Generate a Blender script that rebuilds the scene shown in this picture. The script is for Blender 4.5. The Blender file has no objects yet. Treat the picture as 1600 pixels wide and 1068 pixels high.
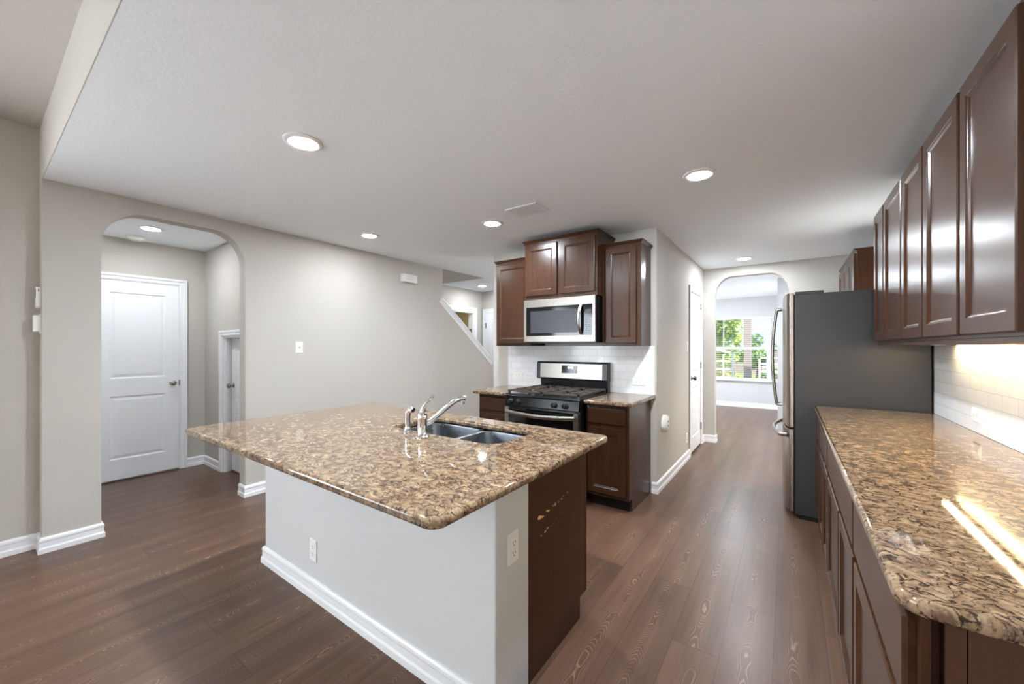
import bpy, bmesh, math, random
from mathutils import Vector, Matrix, noise as mnoise
random.seed(7)
S = bpy.context.scene
COL = S.collection
PI = math.pi

# ------------------------------------------------------------------ camera
CAMH = 1.3615
YAW = math.radians(35.4315)
cam_d = bpy.data.cameras.new('camera')
cam_d.sensor_fit = 'HORIZONTAL'
cam_d.sensor_width = 36.0
cam_d.lens = 605.35 * 36.0 / 1600.0
cam_d.shift_y = 7.58 / 1600.0
cam_d.clip_start = 0.02
cam = bpy.data.objects.new('camera', cam_d)
COL.objects.link(cam)
cam.location = (0, 0, CAMH)
cam.rotation_euler = (PI / 2, 0, YAW)
S.camera = cam

# ------------------------------------------------------------------ view + world + sun
S.view_settings.view_transform = 'Standard'
S.view_settings.look = 'None'
S.view_settings.exposure = 2.36
S.view_settings.gamma = 1.0
S.view_settings.use_curve_mapping = False
S.cycles.max_bounces = 10
S.cycles.diffuse_bounces = 7
S.cycles.glossy_bounces = 4
S.cycles.transparent_max_bounces = 12
S.cycles.sample_clamp_indirect = 6.0

LAMP = 190.0          # radiance of the recessed lenses
DAY_FILL = 1500.0          # daylight stand-in: added area light behind the camera
SIDE_FILL = 30.0         # second added area light, at the left side
WORLD = 0.39

W = bpy.data.worlds.new('sky')
S.world = W
W.use_nodes = True
wn, wl = W.node_tree.nodes, W.node_tree.links
wn.clear()
w_out = wn.new('ShaderNodeOutputWorld')
w_bg = wn.new('ShaderNodeBackground')
w_tc = wn.new('ShaderNodeTexCoord')
w_map = wn.new('ShaderNodeMapping'); w_map.inputs['Scale'].default_value = (1, 1, 3.0)
w_no = wn.new('ShaderNodeTexNoise'); w_no.inputs['Scale'].default_value = 2.2; w_no.inputs['Detail'].default_value = 7
w_cr = wn.new('ShaderNodeValToRGB')
w_cr.color_ramp.elements[0].position = 0.42; w_cr.color_ramp.elements[0].color = (0.48, 0.66, 0.93, 1)
w_cr.color_ramp.elements[1].position = 0.62; w_cr.color_ramp.elements[1].color = (0.95, 0.97, 1.0, 1)
wl.new(w_tc.outputs['Generated'], w_map.inputs['Vector'])
wl.new(w_map.outputs['Vector'], w_no.inputs['Vector'])
wl.new(w_no.outputs['Fac'], w_cr.inputs['Fac'])
wl.new(w_cr.outputs['Color'], w_bg.inputs['Color'])
w_bg.inputs['Strength'].default_value = WORLD
wl.new(w_bg.outputs['Background'], w_out.inputs['Surface'])

sun_d = bpy.data.lights.new('sun', 'SUN')
sun_d.energy = 2.2; sun_d.angle = math.radians(1.0); sun_d.color = (1.0, 0.95, 0.88)
sun = bpy.data.objects.new('sun', sun_d); COL.objects.link(sun)
sun.rotation_euler = Vector((-0.40, 0.55, -0.8)).to_track_quat('-Z', 'Y').to_euler()

day_fill_d = bpy.data.lights.new('daylight_fill', 'AREA')
day_fill_d.shape = 'RECTANGLE'; day_fill_d.size = 3.6; day_fill_d.size_y = 2.2
day_fill_d.energy = DAY_FILL; day_fill_d.color = (0.88, 0.95, 1.0)
day = bpy.data.objects.new('daylight_fill', day_fill_d); COL.objects.link(day)
day.location = (-1.6, -8.7, 1.25)
day.rotation_euler = (PI / 2, 0, PI)        # shines towards +Y, added fill in the unseen living room opening
side_fill_d = bpy.data.lights.new('daylight_side_fill', 'AREA')
side_fill_d.shape = 'RECTANGLE'; side_fill_d.size = 2.6; side_fill_d.size_y = 1.7
side_fill_d.energy = SIDE_FILL; side_fill_d.color = (0.88, 0.95, 1.0)
side_fill = bpy.data.objects.new('daylight_side_fill', side_fill_d); COL.objects.link(side_fill)
side_fill.location = (-4.10, -2.1, 1.35)
side_fill.rotation_euler = (PI / 2, 0, -PI / 2)    # shines towards +X, added fill in an unseen side opening

def soft(name, loc, rot, sx_, sy_, watts, col):
    d = bpy.data.lights.new(name, 'AREA'); d.shape = 'RECTANGLE'; d.size = sx_; d.size_y = sy_; d.energy = watts; d.color = col
    o = bpy.data.objects.new(name, d); COL.objects.link(o); o.location = loc; o.rotation_euler = rot; return o
soft('nook_fill', (0.62, 5.2, 1.36), (0, 0.5, 0), 0.2, 1.1, 6.0, (1.0, 0.93, 0.82))       # unseen fill added beyond the refrigerator to brighten the passage
soft('fridge_top_fill', (0.50, 4.25, 1.80), (PI, 0, 0), 0.4, 0.6, 0.55, (1.0, 0.97, 0.92))  # unseen uplight added above the refrigerator to brighten the ceiling

soft('far_room_fill', (-3.9, 8.4, 1.4), (PI / 2, 0, -PI / 2), 2.2, 1.5, 20.0, (0.95, 0.98, 1.0))     # unseen fill added to brighten the far room, no window behind it
soft('foyer_fill', (-2.0, 4.95, 1.35), (PI / 2, 0, PI / 2), 1.2, 1.9, 3.5, (1.0, 0.98, 0.96))    # fill added behind the stove wall to brighten foyer and stair wall
soft('stairwell_fill', (-4.55, 3.4, 4.9), (0, 0, 0), 0.4, 0.4, 4.0, (0.97, 0.98, 1.0))               # unseen fill added to brighten the dark stair opening

# ------------------------------------------------------------------ materials
def lin(c):
    return tuple(((v / 255) / 12.92 if v / 255 <= 0.04045 else ((v / 255 + 0.055) / 1.055) ** 2.4) for v in c)
class NT:
    def __init__(s, name):
        s.m = bpy.data.materials.new(name); s.m.use_nodes = True
        s.n = s.m.node_tree.nodes; s.l = s.m.node_tree.links
        s.b = s.n['Principled BSDF']; s.out = s.n['Material Output']
    def add(s, t, **kw):
        n = s.n.new(t)
        for k, v in kw.items():
            if k in n.inputs: n.inputs[k].default_value = v
            else: setattr(n, k, v)
        return n
    def set(s, **kw):
        for k, v in kw.items(): s.b.inputs[k.replace('_', ' ')].default_value = v
        return s
    def link(s, a, b): s.l.new(a, b)
    def obj(s):
        t = s.add('ShaderNodeTexCoord'); return t.outputs['Object']
    def mapping(s, src, scale=(1, 1, 1), rot=(0, 0, 0), loc=(0, 0, 0)):
        m = s.add('ShaderNodeMapping'); m.inputs['Scale'].default_value = scale
        m.inputs['Rotation'].default_value = rot; m.inputs['Location'].default_value = loc
        s.link(src, m.inputs['Vector']); return m.outputs['Vector']
    def noise(s, vec, scale, detail=4, rough=0.55, dist=0.0):
        n = s.add('ShaderNodeTexNoise'); n.inputs['Scale'].default_value = scale
        n.inputs['Detail'].default_value = detail; n.inputs['Roughness'].default_value = rough
        n.inputs['Distortion'].default_value = dist
        s.link(vec, n.inputs['Vector']); return n
    def ramp(s, src, stops):
        r = s.add('ShaderNodeValToRGB'); e = r.color_ramp.elements
        while len(e) < len(stops): e.new(0.5)
        for i, (p, c) in enumerate(stops):
            e[i].position = p
            e[i].color = (c, c, c, 1) if not isinstance(c, tuple) else (*c, 1)
        s.link(src, r.inputs['Fac']); return r.outputs['Color']
    def mix(s, fac, a, b, mode='MIX'):
        m = s.add('ShaderNodeMix'); m.data_type = 'RGBA'; m.blend_type = mode
        for v, i in ((fac, 0), (a, 6), (b, 7)):
            if hasattr(v, 'node'): s.link(v, m.inputs[i])
            elif i == 0: m.inputs[0].default_value = v
            else: m.inputs[i].default_value = (*v, 1)
        return m.outputs[2]
    def math(s, op, a, b=0.0):
        m = s.add('ShaderNodeMath'); m.operation = op
        for i, v in enumerate((a, b)):
            if hasattr(v, 'node'): s.link(v, m.inputs[i])
            else: m.inputs[i].default_value = v
        return m.outputs[0]
    def bump(s, h, strength, dist=0.01):
        b = s.add('ShaderNodeBump'); b.inputs['Strength'].default_value = strength
        b.inputs['Distance'].default_value = dist
        s.link(h, b.inputs['Height']); s.link(b.outputs['Normal'], s.b.inputs['Normal'])

M = {}
def paint(name, rgb, rough=0.6, bump=0.0, bscale=90, spec=0.4, var=0.0):
    t = NT(name); c = lin(rgb)
    t.set(Base_Color=(*c, 1), Roughness=rough, Specular_IOR_Level=spec)
    if bump:
        o = t.obj(); n = t.noise(o, bscale, 3, 0.6); t.bump(n.outputs['Fac'], bump, 0.006)
        if var:
            n2 = t.noise(o, 1.3, 3)
            a = tuple(v * (1 - var) for v in c); b = tuple(min(1, v * (1 + var)) for v in c)
            t.link(t.mix(n2.outputs['Fac'], a, b), t.b.inputs['Base Color'])
    M[name] = t.m; return t.m
def metal(name, rgb, rough, met=1.0, brushed=None):
    t = NT(name); t.set(Base_Color=(*lin(rgb), 1), Roughness=rough, Metallic=met)
    if brushed:
        o = t.obj(); v = t.mapping(o, brushed); n = t.noise(v, 40, 2)
        t.link(t.ramp(n.outputs['Fac'], [(0.3, rough * 0.8), (0.7, rough * 1.25)]), t.b.inputs['Roughness'])
    M[name] = t.m; return t.m

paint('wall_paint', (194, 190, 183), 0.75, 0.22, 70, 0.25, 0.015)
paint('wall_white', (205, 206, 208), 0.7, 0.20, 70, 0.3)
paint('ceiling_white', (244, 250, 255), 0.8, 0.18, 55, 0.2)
paint('trim_white', (238, 239, 242), 0.35, 0, 0, 0.5)
paint('door_white', (236, 238, 242), 0.4, 0.04, 160, 0.5)
paint('plate_white', (236, 236, 234), 0.35)
paint('plate_shadow', (70, 68, 66), 0.5)
paint('blind_white', (238, 239, 240), 0.45)
paint('warm_lit_tan', (205, 188, 140), 0.7)  # yellowish tone of warm lamplight put into the base colour
paint('vent_grey', (205, 206, 208), 0.45)
paint('vent_dark', (120, 121, 122), 0.6)
paint('black_gap', (12, 11, 11), 0.6)
paint('toe_black', (14, 12, 11), 0.45)
paint('black_gloss', (10, 10, 12), 0.08, 0, 0, 0.6)
paint('black_panel', (11, 11, 12), 0.18, 0, 0, 0.22)
paint('black_enamel', (15, 15, 17), 0.22, 0, 0, 0.5)
paint('dark_plastic', (40, 42, 46), 0.3, 0, 0, 0.5)
paint('cast_iron', (62, 52, 46), 0.42, 0.1, 200, 0.5)
paint('fridge_side', (43, 40, 40), 0.36, 0.05, 300, 0.5)
paint('chip_wood', (214, 178, 138), 0.8)
paint('button_grey', (120, 130, 140), 0.4)
paint('post_brown', (140, 130, 126), 0.8, 0.2, 20)
paint('trellis_white', (225, 226, 228), 0.6)
paint('bark', (88, 70, 55), 0.9, 0.5, 25)
metal('stainless', (160, 155, 149), 0.30, 1.0, (1, 1, 30))
metal('stainless_warm', (150, 138, 130), 0.30, 1.0, (30, 30, 1))
metal('sink_steel', (132, 138, 146), 0.32, 1.0, (1, 1, 1))
metal('chrome', (225, 225, 228), 0.07)
metal('nickel', (170, 168, 166), 0.25)
metal('knob_grey', (90, 88, 86), 0.3)

def leafmat(name, a, b):
    t = NT(name); oi = t.add('ShaderNodeTexCoord'); n = t.noise(oi.outputs['Object'], 2.0, 2)
    t.link(t.ramp(n.outputs['Fac'], [(0.3, lin(a)), (0.7, lin(b))]), t.b.inputs['Base Color'])
    t.set(Roughness=0.6, Specular_IOR_Level=0.2); M[name] = t.m
leafmat('leaf_bright', (112, 150, 58), (190, 212, 110))
leafmat('leaf_deep', (88, 130, 66), (150, 182, 104))
leafmat('leaf_yellow', (150, 155, 60), (200, 195, 90))
t = NT('lawn'); n = t.noise(t.obj(), 6, 5); t.link(t.ramp(n.outputs['Fac'], [(0.3, lin((84, 110, 44))), (0.7, lin((140, 160, 80)))]), t.b.inputs['Base Color']); t.set(Roughness=0.9); M['lawn'] = t.m
t = NT('concrete'); n = t.noise(t.obj(), 9, 5); t.link(t.ramp(n.outputs['Fac'], [(0.3, lin((170, 166, 160))), (0.7, lin((196, 192, 186)))]), t.b.inputs['Base Color']); t.set(Roughness=0.9); M['concrete'] = t.m

def emis(name, rgb, strength):
    t = NT(name); t.set(Base_Color=(*rgb, 1), Emission_Color=(*rgb, 1), Emission_Strength=strength, Roughness=0.4); M[name] = t.m
emis('lens_glow', (0.88, 0.96, 1.04), LAMP)
emis('lens_glow_dim', (0.92, 0.96, 1.0), LAMP * 0.33)
emis('lens_glow_mid', (0.90, 0.96, 1.02), LAMP * 0.7)
emis('strip_glow', (1.0, 0.80, 0.46), 17.0)
emis('digits_glow', (0.55, 0.8, 1.0), 3.0)

# window glass: clear with a mirror-like sheen
t = NT('window_glass'); t.n.remove(t.b)
tr = t.add('ShaderNodeBsdfTransparent'); gl = t.add('ShaderNodeBsdfGlossy'); gl.inputs['Roughness'].default_value = 0.02
fr = t.add('ShaderNodeFresnel'); fr.inputs['IOR'].default_value = 1.45
mx = t.add('ShaderNodeMixShader'); t.link(fr.outputs[0], mx.inputs[0]); t.link(tr.outputs[0], mx.inputs[1]); t.link(gl.outputs[0], mx.inputs[2])
t.link(mx.outputs[0], t.out.inputs['Surface']); M['window_glass'] = t.m

# stained cabinet wood
def wood(name, a, b, rough, axis='z'):
    t = NT(name); o = t.obj()
    sc = {'z': (14, 14, 1.1), 'x': (1.1, 14, 14), 'y': (14, 1.1, 14)}[axis]
    v = t.mapping(o, sc)
    n1 = t.noise(v, 3.0, 6, 0.6, 0.6); n2 = t.noise(t.mapping(o, tuple(q * 6 for q in sc)), 4.0, 3)
    n3 = t.noise(o, 3.5, 3)
    c = t.ramp(n1.outputs['Fac'], [(0.3, lin(a)), (0.72, lin(b))])
    c = t.mix(0.25, c, t.ramp(n2.outputs['Fac'], [(0.35, lin(a)), (0.65, lin(b))]))
    c = t.mix(t.math('MULTIPLY', n3.outputs['Fac'], 0.35), c, lin(b))
    t.link(c, t.b.inputs['Base Color'])
    t.set(Roughness=rough, Specular_IOR_Level=0.30)
    t.bump(n2.outputs['Fac'], 0.03, 0.002)
    M[name] = t.m
wood('cabinet_wood', (47, 27, 16), (70, 43, 27), 0.26)
wood('cabinet_wood_flat', (47, 27, 16), (70, 43, 27), 0.26, 'x')
wood('panel_wood', (62, 36, 23), (76, 46, 31), 0.42)

# granite
def granite(name):
    t = NT(name); o = t.obj()
    wn_ = t.noise(o, 9.0, 3, 0.55)
    off = t.add('ShaderNodeVectorMath', operation='MULTIPLY_ADD')
    t.link(wn_.outputs['Color'], off.inputs[0]); off.inputs[1].default_value = (0.10, 0.10, 0.10); t.link(o, off.inputs[2])
    wv = t.mapping(off.outputs[0], (1.0, 1.5, 1.0), (0, 0, 0.35))
    base = t.noise(wv, 27, 7, 0.6, 0.4)
    col = t.ramp(base.outputs['Fac'], [(0.28, lin((78, 58, 44))), (0.42, lin((118, 94, 72))), (0.55, lin((146, 122, 96))), (0.72, lin((176, 155, 128)))])
    vo = t.add('ShaderNodeTexVoronoi'); vo.feature = 'DISTANCE_TO_EDGE'; vo.inputs['Scale'].default_value = 34
    t.link(wv, vo.inputs['Vector'])
    clump = t.noise(o, 17, 4, 0.6, 0.8)
    width = t.math('MULTIPLY', t.ramp(clump.outputs['Fac'], [(0.36, 0.02), (0.66, 1.0)]), 0.17)
    line = t.math('LESS_THAN', vo.outputs['Distance'], width)
    fine = t.noise(wv, 95, 4, 0.65)
    lf = t.math('MULTIPLY', line, t.ramp(fine.outputs['Fac'], [(0.40, 0.0), (0.56, 1.0)]))
    col = t.mix(t.math('MULTIPLY', lf, 0.95), col, lin((48, 32, 26)))
    dk = t.noise(wv, 60, 5, 0.7, 0.5)
    dm = t.math('MULTIPLY', t.ramp(dk.outputs['Fac'], [(0.55, 0.0), (0.61, 1.0)]), t.ramp(clump.outputs['Fac'], [(0.40, 0.12), (0.60, 0.9)]))
    col = t.mix(dm, col, lin((65, 45, 34)))
    vo2 = t.add('ShaderNodeTexVoronoi'); vo2.inputs['Scale'].default_value = 130; t.link(o, vo2.inputs['Vector'])
    sp = t.math('MULTIPLY', t.math('LESS_THAN', vo2.outputs['Distance'], 0.24), 0.35)
    col = t.mix(sp, col, lin((163, 153, 136)))
    t.link(col, t.b.inputs['Base Color'])
    t.set(Roughness=0.04, Specular_IOR_Level=0.5)
    M[name] = t.m
granite('granite')

# laminate floor: planks run along Y
def floor_mat():
    t = NT('laminate'); o = t.obj()
    v = t.mapping(o, (1, 1, 1), (0, 0, PI / 2), (0.0, 0.086, 0))
    br = t.add('ShaderNodeTexBrick'); br.offset = 0.37; br.squash = 1.0
    br.inputs['Scale'].default_value = 1.0; br.inputs['Brick Width'].default_value = 1.22; br.inputs['Row Height'].default_value = 0.195
    br.inputs['Mortar Size'].default_value = 0.0014; br.inputs['Mortar Smooth'].default_value = 0.1
    br.inputs['Color1'].default_value = (0, 0, 0, 1); br.inputs['Color2'].default_value = (1, 1, 1, 1); br.inputs['Mortar'].default_value = (0.5, 0.5, 0.5, 1)
    t.link(v, br.inputs['Vector'])
    sep = t.add('ShaderNodeSeparateColor'); t.link(br.outputs['Color'], sep.inputs[0]); rnd = sep.outputs[0]
    cmb = t.add('ShaderNodeCombineXYZ'); t.link(t.math('MULTIPLY', rnd, 7.0), cmb.inputs[0]); t.link(t.math('MULTIPLY', rnd, 23.0), cmb.inputs[1])
    ad = t.add('ShaderNodeVectorMath', operation='ADD'); t.link(o, ad.inputs[0]); t.link(cmb.outputs[0], ad.inputs[1])
    sx_ = t.add('ShaderNodeSeparateXYZ'); t.link(o, sx_.inputs[0])
    lx = t.math('SUBTRACT', t.math('FRACT', t.math('DIVIDE', t.math('ADD', sx_.outputs[0], 0.086), 0.195)), t.math('ADD', 0.36, t.math('MULTIPLY', rnd, 0.28)))
    wob = t.noise(t.mapping(ad.outputs[0], (22, 5.0, 1)), 1.0, 3, 0.55)
    slow = t.noise(t.mapping(ad.outputs[0], (0.02, 1.9, 1)), 1.0, 1)
    lxw = t.math('ADD', lx, t.math('MULTIPLY', t.math('SUBTRACT', t.noise(t.mapping(ad.outputs[0], (0.02, 1.3, 1)), 1.0, 1).outputs['Fac'], 0.5), 0.35))
    arch = t.math('MULTIPLY', t.math('MULTIPLY', lxw, lxw), 3.2)
    along = t.math('ADD', t.math('MULTIPLY', sx_.outputs[1], 0.35), t.math('MULTIPLY', slow.outputs['Fac'], 1.5))
    rings = t.math('FRACT', t.math('MULTIPLY', t.math('ADD', t.math('ADD', arch, along), t.math('MULTIPLY', wob.outputs['Fac'], 0.09)), 30.0))
    ln_ = t.ramp(rings, [(0.0, 0.0), (0.36, 0.0), (0.50, 1.0), (0.64, 0.0), (1.0, 0.0)])
    core = t.ramp(t.math('ABSOLUTE', lxw), [(0.08, 1.0), (0.27, 0.0)])
    ln_ = t.math('MULTIPLY', ln_, core)
    g2 = t.noise(t.mapping(ad.outputs[0], (70, 2.2, 1)), 1.0, 4, 0.6)
    g3 = t.noise(t.mapping(ad.outputs[0], (9, 0.9, 1)), 1.0, 4, 0.6)
    col = t.ramp(g3.outputs['Fac'], [(0.25, lin((75, 52, 39))), (0.55, lin((90, 65, 50))), (0.8, lin((106, 79, 61)))])
    col = t.mix(t.math('MULTIPLY', t.ramp(g2.outputs['Fac'], [(0.25, 0.0), (0.75, 1.0)]), 0.30), col, lin((127, 99, 81)))
    pat = t.noise(ad.outputs[0], 2.3, 2)
    col = t.mix(t.math('MULTIPLY', t.math('MULTIPLY', ln_, t.ramp(g2.outputs['Fac'], [(0.3, 0.5), (0.62, 1.0)])), t.ramp(pat.outputs['Fac'], [(0.38, 0.10), (0.50, 0.95)])), col, lin((163, 133, 111)))
    tone = t.ramp(rnd, [(0.0, (0.86, 0.84, 0.84)), (1.0, (1.10, 1.08, 1.06))])
    col = t.mix(1.0, col, tone, 'MULTIPLY')
    col = t.mix(t.math('MULTIPLY', br.outputs['Fac'], 0.7), col, lin((37, 27, 23)))
    t.link(col, t.b.inputs['Base Color'])
    t.link(t.ramp(g2.outputs['Fac'], [(0.3, 0.29), (0.8, 0.36)]), t.b.inputs['Roughness'])
    t.set(Specular_IOR_Level=0.36)
    t.bump(t.math('MULTIPLY', br.outputs['Fac'], -1.0), 0.12, 0.002)
    M['laminate'] = t.m
floor_mat()

def tile_mat(name, rot, loc):
    t = NT(name); o = t.obj(); v = t.mapping(o, (1, 1, 1), rot, loc)
    br = t.add('ShaderNodeTexBrick'); br.offset = 0.5
    br.inputs['Scale'].default_value = 1.0; br.inputs['Brick Width'].default_value = 0.152; br.inputs['Row Height'].default_value = 0.0745
    br.inputs['Mortar Size'].default_value = 0.0013; br.inputs['Mortar Smooth'].default_value = 0.3
    br.inputs['Color1'].default_value = (*lin((238, 239, 241)), 1); br.inputs['Color2'].default_value = (*lin((232, 234, 237)), 1)
    br.inputs['Mortar'].default_value = (*lin((196, 197, 198)), 1)
    t.link(v, br.inputs['Vector']); t.link(br.outputs['Color'], t.b.inputs['Base Color'])
    t.set(Roughness=0.12, Specular_IOR_Level=0.5)
    t.bump(t.math('MULTIPLY', br.outputs['Fac'], -1.0), 0.5, 0.002)
    M[name] = t.m
tile_mat('tile_back', (-PI / 2, 0, 0), (0.03, 0.914, 0))
tile_mat('tile_side', (-PI / 2, 0, 0), (0, 0, 0))

# ------------------------------------------------------------------ mesh helpers
class MB:
    def __init__(s): s.bm = bmesh.new()
    def poly(s, pts):
        vs = [s.bm.verts.new(p) for p in pts]
        try: return s.bm.faces.new(vs)
        except ValueError: return None
    def box(s, x0, x1, y0, y1, z0, z1):
        x0, x1 = min(x0, x1), max(x0, x1); y0, y1 = min(y0, y1), max(y0, y1); z0, z1 = min(z0, z1), max(z0, z1)
        v = [s.bm.verts.new(p) for p in ((x0, y0, z0), (x1, y0, z0), (x1, y1, z0), (x0, y1, z0), (x0, y0, z1), (x1, y0, z1), (x1, y1, z1), (x0, y1, z1))]
        for f in ((0, 3, 2, 1), (4, 5, 6, 7), (0, 1, 5, 4), (1, 2, 6, 5), (2, 3, 7, 6), (3, 0, 4, 7)): s.bm.faces.new([v[i] for i in f])
        return s
    def prism(s, pts, vec):
        """closed polygon pts (3-D) extruded by vec"""
        a = [s.bm.verts.new(p) for p in pts]; vec = Vector(vec)
        b = [s.bm.verts.new(Vector(p) + vec) for p in pts]
        n = len(a)
        s.bm.faces.new(a[::-1]); s.bm.faces.new(b)
        for i in range(n): s.bm.faces.new((a[i], a[(i + 1) % n], b[(i + 1) % n], b[i]))
        return s
    def rings(s, rings, close=True, cap=True):
        R = [[s.bm.verts.new(p) for p in r] for r in rings]
        for a, b in zip(R, R[1:]):
            n = len(a)
            for i in range(n if close else n - 1):
                j = (i + 1) % n
                s.bm.faces.new((a[i], a[j], b[j], b[i]))
        if cap:
            s.bm.faces.new(R[0][::-1]); s.bm.faces.new(R[-1])
        return s
    def tube(s, path, rad, seg=12, squash=None):
        """round bar along path; rad is a number or a list"""
        P = [Vector(p) for p in path]; n = len(P)
        if not isinstance(rad, (list, tuple)): rad = [rad] * n
        T = []
        for i in range(n):
            d = (P[min(i + 1, n - 1)] - P[max(i - 1, 0)]).normalized(); T.append(d)
        up = Vector((0, 0, 1)) if abs(T[0].z) < 0.9 else Vector((1, 0, 0))
        rs = []
        for i in range(n):
            a = T[i].cross(up).normalized(); up = a.cross(T[i]).normalized()
            sq = squash or (1, 1)
            rs.append([P[i] + rad[i] * (sq[0] * math.cos(2 * PI * k / seg) * a + sq[1] * math.sin(2 * PI * k / seg) * up) for k in range(seg)])
        return s.rings(rs)
    def lathe(s, prof, origin=(0, 0, 0), axis='Z', seg=28):
        """profile [(r, h)] turned about an axis through origin"""
        o = Vector(origin)
        ax = {'Z': (Vector((1, 0, 0)), Vector((0, 1, 0)), Vector((0, 0, 1))), '-Z': (Vector((1, 0, 0)), Vector((0, -1, 0)), Vector((0, 0, -1))),
              'X': (Vector((0, 1, 0)), Vector((0, 0, 1)), Vector((1, 0, 0))), '-X': (Vector((0, -1, 0)), Vector((0, 0, 1)), Vector((-1, 0, 0))),
              'Y': (Vector((0, 0, 1)), Vector((1, 0, 0)), Vector((0, 1, 0))), '-Y': (Vector((1, 0, 0)), Vector((0, 0, 1)), Vector((0, -1, 0)))}[axis]
        rs = [[o + r * (math.cos(2 * PI * k / seg) * ax[0] + math.sin(2 * PI * k / seg) * ax[1]) + h * ax[2] for k in range(seg)] for r, h in prof]
        return s.rings(rs)
    def obj(s, name, mat, parent=None, bevel=0.0, smooth=False, seg=2):
        bmesh.ops.recalc_face_normals(s.bm, faces=s.bm.faces)
        me = bpy.data.meshes.new(name)
        if parent is None:
            xs = [v.co for v in s.bm.verts]
            c = Vector(((min(v.x for v in xs) + max(v.x for v in xs)) / 2, (min(v.y for v in xs) + max(v.y for v in xs)) / 2, min(v.z for v in xs)))
        else:
            c = world_loc(parent)
        bmesh.ops.translate(s.bm, verts=s.bm.verts, vec=-c)
        s.bm.to_mesh(me); s.bm.free()
        return link_mesh(name, me, mat, parent, c, bevel, smooth, seg)
def world_loc(o):
    v = Vector((0, 0, 0))
    while o: v += o.location; o = o.parent
    return v
def link_mesh(name, me, mat, parent, c, bevel=0.0, smooth=False, seg=2):
    me.materials.append(M[mat] if isinstance(mat, str) else mat)
    o = bpy.data.objects.new(name, me); COL.objects.link(o)
    if parent is None: o.location = c
    else: o.parent = parent
    if smooth:
        for p in me.polygons: p.use_smooth = True
        try: me.set_sharp_from_angle(angle=math.radians(40))
        except Exception: pass
    if bevel:
        b = o.modifiers.new('bevel', 'BEVEL'); b.width = bevel; b.segments = seg; b.limit_method = 'ANGLE'; b.angle_limit = math.radians(40)
    return o
def box(name, mat, a, parent=None, bevel=0.0):
    m = MB(); m.box(*a); return m.obj(name, mat, parent, bevel)
def tag(o, label, cat, group=None, kind=None):
    o['label'] = label; o['category'] = cat
    if group: o['group'] = group
    if kind: o['kind'] = kind
    return o
def thing(name, loc, label, cat, group=None):
    o = bpy.data.objects.new(name, None); COL.objects.link(o); o.empty_display_size = 0.1
    o.location = loc; return tag(o, label, cat, group)
def struct(o, label=None):
    o['kind'] = 'structure'
    if label: o['label'] = label
    return o
def sempty(name, loc, label):
    o = bpy.data.objects.new(name, None); COL.objects.link(o); o.location = loc; o.empty_display_size = 0.1
    return struct(o, label)
def kids(o): return [c for c in bpy.data.objects if c.parent == o]
def copy_tree(o, parent=None):
    c = o.copy(); COL.objects.link(c)
    if parent: c.parent = parent
    for ch in kids(o): copy_tree(ch, c)
    return c

def rrect(x0, x1, y0, y1, r, seg=6):
    """rounded rectangle; r = radius or 4 radii from (x0,y0) counter-clockwise"""
    if not isinstance(r, (list, tuple)): r = [r] * 4
    pts = []
    for (cx, cy, sx, sy, a0), q in zip(((x0, y0, 1, 1, PI), (x1, y0, -1, 1, 1.5 * PI), (x1, y1, -1, -1, 0), (x0, y1, 1, -1, 0.5 * PI)), r):
        if q <= 1e-6: pts.append((cx, cy)); continue
        for k in range(seg + 1):
            a = a0 + 0.5 * PI * k / seg
            pts.append((cx + sx * q + q * math.cos(a), cy + sy * q + q * math.sin(a)))
    return pts
def slab(name, loops, z0, z1, bev, mat, parent=None):
    """flat slab with holes and rounded edges (2-D curve, converted to a mesh)"""
    cu = bpy.data.curves.new(name, 'CURVE'); cu.dimensions = '2D'; cu.fill_mode = 'BOTH'
    th = z1 - z0; cu.extrude = th / 2 - bev; cu.bevel_depth = bev; cu.bevel_resolution = 3; cu.offset = -bev
    xs = [p[0] for p in loops[0]]; ys = [p[1] for p in loops[0]]
    c = Vector(((min(xs) + max(xs)) / 2, (min(ys) + max(ys)) / 2, z0))
    base = world_loc(parent) if parent else c
    for lp in loops:
        sp = cu.splines.new('POLY'); sp.points.add(len(lp) - 1)
        for p, q in zip(sp.points, lp): p.co = (q[0] - c.x, q[1] - c.y, 0, 1)
        sp.use_cyclic_u = True
    tmp = bpy.data.objects.new('tmp_slab', cu); COL.objects.link(tmp)
    dg = bpy.context.evaluated_depsgraph_get()
    me = bpy.data.meshes.new_from_object(tmp.evaluated_get(dg))
    bpy.data.objects.remove(tmp); bpy.data.curves.remove(cu)
    me.name = name; me.materials.clear()
    me.transform(Matrix.Translation(c - base + Vector((0, 0, th / 2))))
    return link_mesh(name, me, mat, parent, base, smooth=True)

class Fr:
    """local frame for a front: o = lower left corner, u = along the width, n = outwards"""
    def __init__(s, o, u, n): s.o, s.u, s.n = Vector(o), Vector(u), Vector(n)
    def __call__(s, a, b, c): return s.o + s.u * a + Vector((0, 0, b)) + s.n * c
def front_bm(fr, w, h, t=0.02, stile=0.056, depth=0.009, edge=0.004):
    """frame-and-panel door leaf; back at c=0, face at c=t"""
    m = MB()
    def ring(i, c): return [fr(i, i, c), fr(w - i, i, c), fr(w - i, h - i, c), fr(i, h - i, c)]
    m.rings([ring(0, 0), ring(0, t - edge), ring(edge, t), ring(stile - 0.004, t), ring(stile, t - 0.003), ring(stile + 0.004, t - 0.0045), ring(stile + 0.012, t - depth)])
    return m
def drawer_bm(fr, w, h, t=0.02, edge=0.012):
    m = MB()
    def ring(i, c): return [fr(i, i, c), fr(w - i, i, c), fr(w - i, h - i, c), fr(i, h - i, c)]
    m.rings([ring(0, 0), ring(0, t - 0.008), ring(edge * 0.5, t - 0.002), ring(edge, t)])
    return m

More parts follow.
